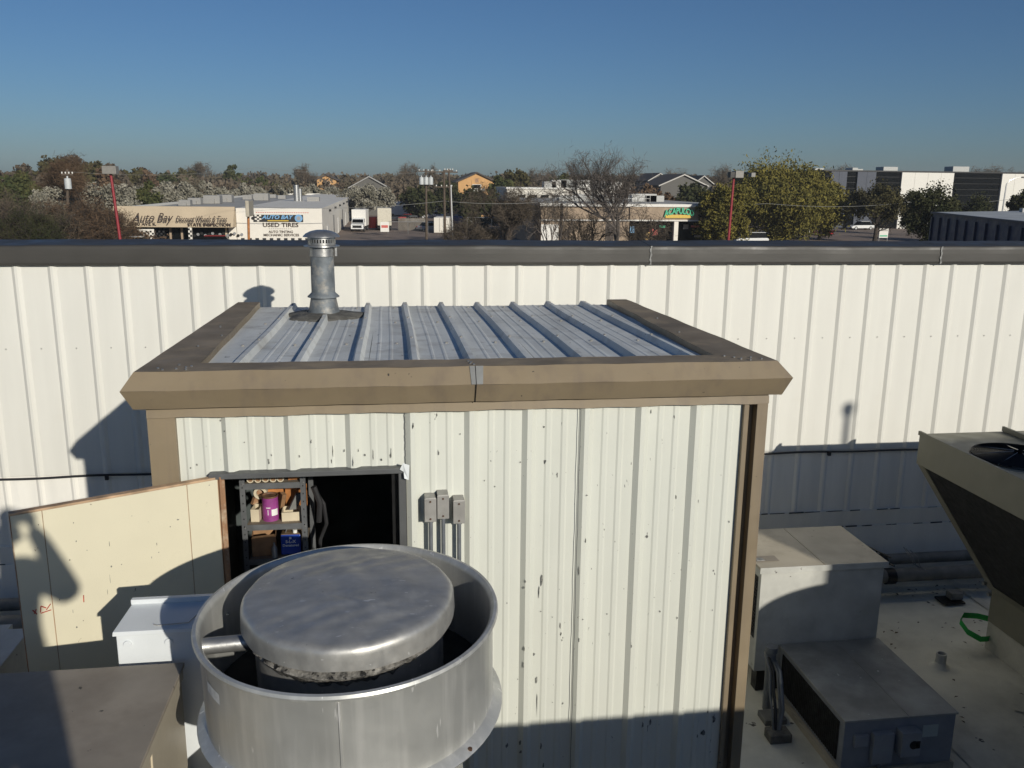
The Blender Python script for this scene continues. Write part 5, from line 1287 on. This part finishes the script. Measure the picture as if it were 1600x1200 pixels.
def util_pole(u, vtop, ubot, Y, label, m=M_woodpole, r=.14, arms=(), cans=0, canv=275):
    top = at(u, vtop, Y); bot = at(ubot, 376, Y); k = (GZ - top.z) / (bot.z - top.z); base = top + (bot - top) * k
    t = thing('utility_pole', (base.x, base.y, GZ), label, 'utility pole')
    ob('pole', G().tube([base, top], [r * 1.25, r * .85], 8), m, t)
    for (dz, hw) in arms:
        ca = ob('cross_arm', boxg(top.x - hw, top.x + hw, Y - .2, Y - .08, top.z - dz - .07, top.z - dz + .07), m, t)
        for s in np.linspace(-.9, .9, 4): ob('insulator', G().lathe([(0, top.z - dz + .26), (.07, top.z - dz + .22), (.05, top.z - dz + .08)], (top.x + s * hw, Y - .14, 0), 8), M_trimw, ca)
    for i in range(cans):
        x = top.x + (i - (cans - 1) / 2) * .62; z = zat(u, canv, Y)
        ob('transformer', G().lathe([(0, z + .05), (.08, z + .05), (.08, z - .12), (.28, z - .16), (.30, z - .3), (.30, z - 1.1), (0, z - 1.1)], (x, Y - (.35 if cans > 1 else .2), 0), 14), mat('transformer_grey', (.50, .52, .52), .5), t, smooth=True)
    return t
util_pole(665.5, 264, 666.5, 120, 'wooden utility pole with three grey transformers and a wide cross arm', arms=((.3, 1.0),), cans=3, canv=275)
util_pole(693.5, 266, 695.5, 105, 'tall wooden utility pole with two small cross arms, left of the leaning pair', arms=((.2, 1.6), (1.9, 1.0)))
util_pole(701, 264, 708, 105, 'leaning wooden utility pole in the middle of the centre group', arms=((.2, .5),))
util_pole(704.5, 289, 707.5, 104, 'thin white metal pole right of the leaning wooden pole', m=M_metalpole, r=.08)
util_pole(105, 264, 106.5, 88, 'wooden power pole with one transformer among the bushes at the left', arms=((.5, .5),), cans=1, canv=276)
util_pole(877.5, 318, 876, 90, 'dark wooden post standing before the restaurant wall', r=.16)
util_pole(1017, 340, 1018, 100, 'dark post beside the yellow marker before the restaurant', r=.10)
ym = thing('yellow_marker', (gx(1015, 95), 95, GZ), 'yellow marker panel standing before the restaurant windows', 'sign')
ob('panel', boxg(gx(1011.5, 95), gx(1018.5, 95), 94.9, 95.1, GZ, zat(1015, 363, 95)), plain('marker_yellow', (.62, .40, .14), .6), ym)
def wire(pts, label, r=.018):
    g = G(); P_ = []
    for (a_, b_) in zip(pts, pts[1:]):
        for i in range(14):
            s = i / 14; p = a_.lerp(b_, s); P_.append(p - Vector((0, 0, 4 * s * (1 - s) * .5)))
    P_.append(pts[-1]); g.tube(P_, r, 4); o = ob('power_line', g, M_pipe); setk(o, label, 'power line')
wire([at(380, 322, 104), at(694, 314, 105), at(905, 309, 108), at(1200, 318, 112), at(1420, 316, 118), at(1600, 308, 125)], 'low power line crossing the whole back street', .03)
wire([at(105, 268, 88), at(400, 262, 96), at(694, 267, 105)], 'upper power line from the left pole to the centre poles', .012)
# street light far right
sl_ = thing('street_light', (gx(1569, 115), 115, GZ), 'curved arm street light before the white office panel', 'street light')
ob('pole', G().tube([(gx(1569, 115), 115, GZ), (gx(1571, 115), 115, zat(1571, 288, 115)), (gx(1575, 115), 115, zat(1575, 282, 115)), (gx(1584, 115), 115, zat(1584, 278, 115)), (gx(1592, 115), 115, zat(1592, 276.5, 115))], [.12, .08, .06, .05, .05], 8), M_galv, sl_, smooth=True)
ob('lamp_head', ell((gx(1596, 115), 115, zat(1596, 277, 115)), (.4, .2, .12), 12, 6), M_head, sl_)
ws = thing('white_sign_board', (gx(1387, 120), 120, GZ), 'white sign board on two short posts right of the white coupe', 'sign')
x0, x1 = gx(1380, 120), gx(1394, 120)
ob('board', boxg(x0, x1, 119.9, 120, zat(1387, 371.5, 120), zat(1387, 357, 120)), M_trimw, ws); ob('header', boxg(x0 + .1, x1 - .1, 119.87, 119.898, zat(1387, 361, 120), zat(1387, 358.5, 120)), M_jbox, ws); ob('footer', boxg(x0 + .1, x1 - .1, 119.87, 119.898, zat(1387, 369.5, 120), zat(1387, 367.5, 120)), M_signgreen, ws)
for x in (x0 + .05, x1 - .05): ob('post', G().tube([(x, 119.95, GZ), (x, 119.95, zat(1387, 371, 120))], .05, 6), M_galv, ws)

# ============================================================ TREES
def leafmat(name, c1, c2, sc=.6):
    return mat(name, c1, .9, var=.25, vscale=3, stain=(c2, sc, .42, .6), spec=.15)
L_yg = leafmat('leaves_yellow_green', (.195, .165, .038), (.105, .098, .028), .45)
L_oak = leafmat('leaves_dark_oak', (.034, .040, .016), (.052, .052, .022), .5)
L_ever = leafmat('leaves_evergreen', (.045, .058, .022), (.085, .085, .03), .35)
L_blos = leafmat('pale_blossom', (.31, .29, .235), (.17, .16, .12), .6)
L_brown = leafmat('bare_twigs_brown', (.125, .098, .070), (.078, .064, .048), .06)
L_brown2 = leafmat('bare_twigs_russet', (.145, .095, .058), (.075, .048, .03), .2)
L_olive = leafmat('budding_olive', (.085, .075, .030), (.055, .048, .028), .15)
L_far = mat('far_wood_brown', (.135, .105, .075), .95, var=.15, vscale=.2, stain=((.10, .085, .058), .012, .44, .58), spec=.1)
L_bark = mat('bark', (.055, .042, .033), .95, var=.3, vscale=3)
L_barkg = mat('bark_grey', (.12, .10, .085), .95, var=.3, vscale=3)


def cards(cen, size, rng, elong=1.0):
    n = len(cen); a = rng.normal(size=(n, 3)); a /= np.linalg.norm(a, axis=1)[:, None]; b = rng.normal(size=(n, 3)); b -= a * (a * b).sum(1)[:, None]; b /= np.linalg.norm(b, axis=1)[:, None]
    s = (size * (.6 + .8 * rng.rand(n)))[:, None]; a = a * s * elong; b = b * s
    V = np.stack([cen - a - b * .6, cen + a - b * .7, cen + a * .8 + b, cen - a * .7 + b * .8], 1).reshape(-1, 3)
    return V, np.arange(4 * n).reshape(-1, 4)


def crown_pts(n, rx, ry, rz_, rng, lumps=26, gap=.55):
    d = rng.normal(size=(lumps, 3)); d /= np.linalg.norm(d, axis=1)[:, None]; rr = (.35 + .65 * rng.rand(lumps) ** .6)[:, None]
    c = d * rr * np.array([rx, ry, rz_]) * .80; r = (.16 + .22 * rng.rand(lumps)) * (rx * ry * rz_) ** (1 / 3)
    k = rng.randint(0, lumps, n); e = rng.normal(size=(n, 3)); e /= np.linalg.norm(e, axis=1)[:, None]
    p = c[k] + e * (r[k] * (gap + (1.15 - gap) * rng.rand(n)))[:, None]
    return p


def branches(g, p, d, L, r, lv, rng, spread=.5, up=.12, kids=(2, 4)):
    q = p + d * L * .5 + Vector(rng.normal(size=3)) * L * .04; e = q + (d + Vector(rng.normal(size=3)) * .12).normalized() * L * .5
    g.tube([p, q, e], [r, r * .8, r * .6], 3 if lv < 3 else 5, False)
    if lv == 0: return
    n = rng.randint(kids[0], kids[1] + 1)
    for i in range(n):
        dv = (d + Vector(rng.normal(size=3)) * spread + Vector((0, 0, up))).normalized(); st = p.lerp(e, .45 + .55 * rng.rand()) if i else e
        branches(g, st, dv, L * (.62 + .2 * rng.rand()), r * .58, lv - 1, rng, spread, up, kids)


def tree(name, label, x, y, h, w, leaf, n=2500, card=.16, seed=0, trunk=.25, cz=.56, rzf=.47, bark=None, group=None, elong=1.0, lumps=30, gap=.55, cat='tree'):
    rng = np.random.RandomState(seed); t = thing(name, (x, y, GZ), label, cat, group)
    g = G(); hz = h * (1 - 2 * rzf * .9)
    g.tube([(0, 0, 0), (.1, 0, h * .2), (0, .1, h * .5)], [w * .03 + .08, w * .024 + .06, w * .014 + .04], 8)
    for k in range(7):
        a_ = rng.rand() * 6.28; branches(g, Vector((0, 0, h * (.15 + .05 * k))), Vector((math.cos(a_), math.sin(a_), .9)).normalized(), min(w * .26, h * .20), w * .012 + .03, 2, rng, .5)
    ob('trunk', g, bark or L_bark, t, world=False, fixn=False)
    P_ = crown_pts(n, w / 2, w / 2, h * rzf, rng, lumps, gap) + np.array([0, 0, h * (1 - rzf) * .98])
    P_ = P_[P_[:, 2] > .25]
    V, F = cards(P_, np.full(len(P_), card), rng, elong); bulk('crown', V, F, leaf, t)
    return t


def bare_tree(label, x, y, h, w, seed, bark=None, lv=5, twig=None, name='bare_tree', group=None, up=.12, spread=.42, stems=1, twn=0, cat='tree', wid=0, fan_=.35, thin=1.0, L0=.27, kids=(2, 4)):
    rng = np.random.RandomState(seed); t = thing(name, (x, y, GZ), label, cat, group); g = G()
    for s in range(stems):
        a_ = 6.28 * s / max(1, stems) + rng.rand(); d = Vector((math.cos(a_) * fan_, math.sin(a_) * fan_, 1)).normalized() if stems > 1 else Vector((0, 0, 1))
        branches(g, Vector((0, 0, -.1)), d, h * L0, (h * .016 + .03) * thin, lv, rng, spread * w, up, kids)
    A_ = np.array(g.v); k = h / A_[:, 2].max(); kw = (wid / 2) / np.percentile(np.abs(A_[:, 0]), 98) if wid else k
    f_ = np.clip(A_[:, 2] * k / (h * .25), .0, 1) if wid else 1
    g.v = [tuple(q) for q in np.stack([A_[:, 0] * (k + (kw - k) * f_), A_[:, 1] * (k + (kw - k) * f_), A_[:, 2] * k], 1)]
    tr_ = ob('trunk', g, bark or L_bark, t, world=False, fixn=False)
    if twn:
        base = np.array(g.v); base = base[base[:, 2] > h * .12]; c = base[rng.randint(0, len(base), twn)] + rng.normal(size=(twn, 3)) * h * .035
        V, F = cards(c, np.full(twn, .013 * max(1, y / 90)), rng, 22.0); bulk('twigs', V, F, twig or L_brown, t)
    return t


def T(u, Y): return gx(u, Y, 320)
def H(u, v, Y): return zat(u, v, Y) - GZ
def Wd_(px, Y): return px / 1372 * Y

# right hand side, nearest
tree('budding_tree', 'big yellow green budding tree right of the red twin lamp post', T(1226, 126), 126, H(1245, 243, 126), Wd_(215, 126), L_yg, 34000, .085, 1, lumps=170, cz=.5, rzf=.52, gap=.1, elong=2.2)
tree('budding_tree', 'smaller yellow green tree left of the red twin lamp post', T(1146, 106.5), 106.5, H(1140, 268, 106.5), Wd_(74, 106.5), L_yg, 14000, .075, 2, elong=2.0, lumps=60, rzf=.5, gap=.15)
tree('budding_tree', 'low leafy bush tree hugging the right end of the restaurant front', T(1112, 108.3), 108.3, H(1112, 286, 108.3), Wd_(56, 108), L_yg, 6000, .075, 9, elong=2.0, lumps=40, rzf=.5, gap=.1)
tree('budding_tree', 'low olive green tree filling under the big yellow green tree', T(1285, 128), 128, H(1290, 268, 128), Wd_(90, 128), L_yg, 12000, .09, 3, elong=2.0, lumps=44, rzf=.5, gap=.15)
tree('oak_tree', 'dark round oak between the yellow green tree and the blue building', T(1372, 120), 120, H(1365, 287, 120), Wd_(105, 120), L_olive, 14000, .10, 4, lumps=44, rzf=.32, gap=.2)
tree('oak_tree', 'wide dark oak in front of the white office panel', T(1462, 92), 92, H(1470, 284, 92), Wd_(120, 92), L_oak, 16000, .09, 5, lumps=50, rzf=.48, gap=.15)
tree('oak_tree', 'dark oak in the gap below the black glass band', T(1520, 120), 120, H(1520, 300, 120), Wd_(90, 120), L_oak, 9000, .11, 6, lumps=40, rzf=.48, gap=.2)
tree('oak_tree', 'dark oak at the right edge before the street light', T(1598, 100), 100, H(1590, 286, 100), Wd_(60, 100), L_oak, 8000, .10, 7, lumps=36, rzf=.48, gap=.2)
tree('oak_tree', 'small oak outside the black glass corner, left of the white panel', T(1425, 140), 140, H(1418, 284, 130), Wd_(50, 130), L_oak, 5000, .12, 8, rzf=.45, gap=.2)
# bare trees before the restaurant
bare_tree('tall bare tree with a wide open crown before the restaurant', T(962, 80), 80, H(950, 228, 80), 1.0, 27, lv=6, twn=5000, bark=L_barkg, wid=Wd_(185, 80), twig=L_barkg, stems=1, thin=.75, spread=.36, up=.10, L0=.2, kids=(3, 4))
bare_tree('bare multi-stemmed tree by the white shutter of the restaurant', T(866, 78), 78, H(866, 290, 78), 1.0, 22, lv=5, stems=3, twn=1600, wid=Wd_(80, 78), thin=.7, bark=L_barkg)
bare_tree('dark bare tree behind the chain link fence near the centre', T(792, 112), 112, H(792, 285, 112), 1.1, 23, lv=6, stems=3, twn=12000, twig=L_brown, wid=Wd_(120, 112))
bare_tree('low bare bush left of the fence post near the centre', T(725, 92), 92, H(725, 340, 92), 1.2, 24, lv=5, stems=6, twn=2500, cat='bush', name='bare_bush')
bare_tree('low bare bush in front of the chain link fence', T(760, 95), 95, H(770, 345, 95), 1.2, 25, lv=5, stems=6, twn=2500, cat='bush', name='bare_bush')
bare_tree('bare bush under the tall bare tree, on its left', T(915, 84), 84, H(915, 325, 84), 1.2, 26, lv=5, stems=4, twn=1500, cat='bush', name='bare_bush')
bare_tree('bare bush under the tall bare tree, on its right', T(1005, 84), 84, H(1005, 318, 84), 1.2, 27, lv=5, stems=4, twn=1800, cat='bush', name='bare_bush')
tree('dark_bush', 'dark evergreen mass behind the fence right of the poles', T(740, 170), 170, H(740, 293, 170), Wd_(70, 170), L_oak, 5000, .22, 30, rzf=.48, gap=.2)
tree('dark_bush', 'dark evergreen behind the utility pole with transformers', T(655, 190), 190, H(655, 284, 190), Wd_(60, 190), L_oak, 4000, .26, 31, rzf=.48, gap=.2)
tree('dark_bush', 'dark tree beside the orange house, on its right', T(785, 185), 185, H(790, 268, 185), Wd_(44, 185), L_ever, 4200, .26, 32, rzf=.46, gap=.2)
tree('dark_bush', 'round olive tree on the skyline right of the orange house', T(806, 215), 215, H(803, 254, 215), Wd_(46, 215), L_olive, 4500, .28, 33, rzf=.42, gap=.2)
tree('dark_bush', 'dark evergreen between the orange house and the poles', T(700, 200), 200, H(700, 280, 200), Wd_(50, 200), L_oak, 3600, .28, 34, rzf=.46, gap=.2)
tree('dark_bush', 'dark evergreen behind the bare tree, above the white building', T(880, 215), 215, H(880, 268, 215), Wd_(60, 215), L_ever, 4200, .30, 35, rzf=.44, gap=.2)
tree('dark_bush', 'dark evergreen right of the white building', T(935, 210), 210, H(935, 272, 210), Wd_(90, 210), L_oak, 5200, .30, 36, rzf=.46, gap=.2)
tree('dark_bush', 'dark hedge tree in front of the wide grey gable', T(1080, 165), 165, H(1085, 280, 165), Wd_(95, 165), L_oak, 5200, .24, 37, rzf=.48, gap=.2)
tree('dark_bush', 'brown bush behind the restaurant roof railing', T(1010, 160), 160, H(1010, 284, 160), Wd_(110, 160), L_brown2, 5200, .22, 38, rzf=.48, gap=.2)
tree('dark_bush', 'dark bush behind the board fence', T(760, 150), 150, H(765, 300, 150), Wd_(85, 150), L_oak, 5200, .2, 39, rzf=.48, gap=.2)
# left: bare brown bushes near, blossoms behind
for i, (u, v, Y, s) in enumerate(((12, 300, 82, 5), (48, 316, 80, 5), (88, 322, 84, 5), (122, 305, 88, 4), (150, 312, 86, 4), (-25, 295, 84, 5), (30, 288, 100, 4), (158, 322, 92, 4))):
    bare_tree(('big brown bare bush at the far left edge', 'dark brown bush second from the left edge', 'grey brown bush in front of the wooden power pole', 'brown bush right of the wooden power pole', 'russet bare bush left of the red lamp post', 'brown bush cut by the left edge', 'taller dark bush behind the left bushes', 'low bush behind the foot of the left red lamp post')[i],
              T(u, Y), Y, H(u, v, Y), 1.25, 40 + i, lv=5, stems=s, twn=4200, twig=(L_brown, L_oak, L_brown, L_brown2, L_brown2, L_brown, L_brown, L_brown2)[i], cat='bush', name='bare_bush')
bare_tree('tall russet bare tree behind the left red lamp post', T(140, 120), 120, H(143, 242, 120), .9, 50, lv=6, twn=9000, twig=L_brown2, spread=.4)
bl = [(75, 283, 118, 55), (100, 278, 126, 60), (140, 274, 132, 60), (60, 292, 112, 50), (185, 280, 130, 55), (210, 281, 145, 50), (205, 296, 122, 45), (262, 278, 150, 45), (290, 279, 156, 42), (318, 280, 162, 42), (344, 282, 166, 38), (270, 296, 140, 40), (310, 298, 142, 40),
      (375, 285, 225, 40), (402, 284, 228, 36), (432, 288, 232, 34), (465, 286, 235, 34), (492, 288, 238, 34), (520, 289, 236, 34), (548, 287, 190, 42), (572, 285, 180, 44), (600, 288, 185, 40), (540, 296, 222, 34)]
for i, (u, v, Y, w) in enumerate(bl):
    where = 'behind the bushes at the left' if u < 190 else 'left of the tyre shop roof' if u < 350 else 'in the row behind the tyre shop roof' if u < 530 else 'behind the box trucks'
    side = ['first', 'second', 'third', 'fourth', 'fifth', 'sixth', 'seventh', 'eighth']
    same = sorted([b_ for b_ in bl if (('L' if b_[0] < 190 else 'M' if b_[0] < 350 else 'R' if b_[0] < 530 else 'T') == ('L' if u < 190 else 'M' if u < 350 else 'R' if u < 530 else 'T'))])
    tree('blossom_tree', 'pale blossoming pear tree ' + where + ', ' + side[same.index((u, v, Y, w)) % 8] + ' from left', T(u, Y), Y, H(u, v, Y), Wd_(w, Y), L_blos, 4200, .0009 * Y, 60 + i, rzf=.40, group='pale blossoming pear trees', gap=.3, lumps=26)
tree('dark_bush', 'dark green evergreen among the pale blossoms left of the tyre shop', T(233, 138), 138, H(233, 279, 138), Wd_(48, 138), L_ever, 4200, .19, 90, rzf=.48, gap=.15)
tree('dark_bush', 'dark evergreen left of the blossoms at the far left', T(30, 140), 140, H(28, 258, 140), Wd_(75, 140), L_ever, 4600, .2, 91, rzf=.44, gap=.2)
tree('dark_bush', 'round dark green tree alone on the skyline above the blossoms', T(365, 330), 330, H(365, 253, 330), Wd_(26, 330), L_ever, 2500, .35, 92, rzf=.36, gap=.2)
tree('dark_bush', 'olive shrub on the skyline left of the round dark tree', T(295, 320), 320, H(295, 258, 320), Wd_(34, 320), L_olive, 2400, .38, 93, rzf=.42, gap=.2)
tree('dark_bush', 'dark bush below the skyline right of the blossoms', T(405, 262), 262, H(410, 274, 262), Wd_(60, 262), L_ever, 3500, .34, 94, rzf=.46, gap=.2)
tree('dark_bush', 'evergreen hedge below the left skyline trees', T(270, 270), 270, H(270, 272, 270), Wd_(70, 270), L_ever, 3600, .34, 95, rzf=.46, gap=.2)
# far left hill of taller trees, one by one
hl = [(5, 252, 210), (35, 248, 215), (62, 244, 220), (90, 240, 225), (118, 239, 228), (150, 243, 222), (178, 249, 230), (205, 252, 240), (228, 257, 245), (-20, 250, 205), (48, 256, 180), (100, 252, 185), (75, 262, 170), (0, 265, 165), (165, 258, 190)]
for i, (u, v, Y) in enumerate(hl):
    tree('woodland_tree', ('olive' if i in (3, 4, 2) else 'brown') + ' tree of the tall wood on the left skyline', T(u, Y), Y, H(u, v, Y), Wd_(48, Y), (L_olive if i % 3 != 1 else L_brown) if i in (1, 2, 3, 4, 5) else (L_brown, L_olive, L_brown2)[i % 3], 2600, .0016 * Y, 100 + i, rzf=.46, gap=.3, group='tall woodland trees on the left skyline')
nth = ('first', 'second', 'third', 'fourth', 'fifth', 'sixth', 'seventh', 'eighth', 'ninth', 'tenth', 'eleventh', 'twelfth', 'thirteenth', 'fourteenth', 'fifteenth')
for i_, o_ in enumerate(sorted([o_ for o_ in bpy.data.objects if o_.name.startswith('woodland_tree')], key=lambda o_: o_.location.x / o_.location.y)):
    o_['label'] = nth[i_] + ' from the left of the tall woodland trees on the left skyline'
for i, (u, v, Y) in enumerate(((637, 250, 300), (475, 253, 330), (665, 256, 290), (830, 258, 260), (1140, 254, 240), (1068, 262, 240), (325, 252, 330), (1515, 258, 300), (1560, 255, 280), (1320, 254, 280))):
    bare_tree(('hazy bare tree on the skyline above the box trucks', 'bare tree on the skyline above the small orange gable', 'bare tree on the skyline behind the transformer pole', 'bare tree on the skyline right of the round olive tree', 'bare tree on the skyline behind the twin lamp post', 'bare tree on the skyline above the brown roofs', 'thin bare tree alone left of the round dark tree', 'bare tree above the office roof units', 'bare tree above the right end of the office', 'bare tree above the left end of the office')[i],
              T(u, Y), Y, H(u, v + 4, Y), 1.0, 140 + i, lv=5, thin=.7, twn=1500, twig=L_far, bark=L_far, stems=1)
# far woods that read as one mass
rng = np.random.RandomState(5); mats_fw = {'brown': L_brown, 'olive': L_olive}
L_far2 = mat('far_wood_dark', (.105, .090, .058), .95, var=.2, vscale=.2, stain=((.13, .10, .07), .02, .5, .6), spec=.1)
for nm, rows, m_, nc in (('far_brown_wood', ((248, 272), (285, 268.5), (335, 265.5), (400, 264), (480, 263)), L_far, 520), ('far_dark_wood', ((228, 280), (305, 270), (440, 265)), L_far2, 340)):
    VV = []; FF = []; off = 0
    for (Y, v) in rows:
        xa, xb = gx(-260, Y), gx(1900, Y); x = xa
        while x < xb:
            uu = 800 + 1372 * (x * RT.x + Y * RT.y) / (x * FW.x + Y * FW.y); hh = zat(min(max(uu, 150), 1500), v + 3, Y) - GZ + rng.normal() * .6 + .6 * math.sin(x * .021 + Y) - .0; hh += (x * math.sin(.0109) * -1.0) * 0
            w_ = 7 + 5 * rng.rand(); n_ = nc
            P_ = crown_pts(n_, w_ * .75, w_ * .5, hh * .42, rng, 14, .1) + np.array([x, Y + rng.normal() * 6, GZ + hh * .47])
            V_, F_ = cards(P_, np.full(n_, .0014 * Y), rng); VV.append(V_); FF.append(F_ + off); off += len(V_); x += (4.2 if nm == 'far_brown_wood' else 12 + 14 * rng.rand())
    o = bulk(nm, np.concatenate(VV), np.concatenate(FF), m_); setk(o, 'distant ' + ('brown leafless' if 'brown' in nm else 'dark green and brown') + ' wood along the whole horizon', 'wood', kind='stuff')
# scrub under the left bushes
VV = []; FF = []; off = 0
for k in range(260):
    x = gx(-40 + 245 * rng.rand(), 95); y = 84 + 22 * rng.rand(); n_ = 70
    P_ = rng.normal(size=(n_, 3)) * np.array([1.0, 1.0, .55]) + np.array([x, y, GZ + .7]); P_[:, 2] = np.maximum(P_[:, 2], GZ)
    V_, F_ = cards(P_, np.full(n_, .09), rng, 2.0); VV.append(V_); FF.append(F_ + off); off += len(V_)
setk(bulk('scrub', np.concatenate(VV), np.concatenate(FF), L_brown2), 'tangled brown scrub filling the ground at the left beyond the wall', 'scrub', kind='stuff')

# ============================================================ air between here and the far woods
hz_ = ob('haze', boxg(-900, 900, -60, 760, GZ - 1, 16), None, kind='stuff') if False else None
vm = bpy.data.materials.new('haze_air'); vm.use_nodes = True; vn = vm.node_tree; vn.nodes.remove(vn.nodes['Principled BSDF'])
pv = vn.nodes.new('ShaderNodeVolumePrincipled'); pv.inputs['Color'].default_value = (.80, .86, .92, 1); pv.inputs['Density'].default_value = .00025
vn.links.new(pv.outputs[0], vn.nodes['Material Output'].inputs['Volume'])
o = ob('haze', boxg(-900, 900, -60, 760, GZ - 1, 16), vm, kind='stuff'); o['label'] = 'thin pale air softening the far woods'
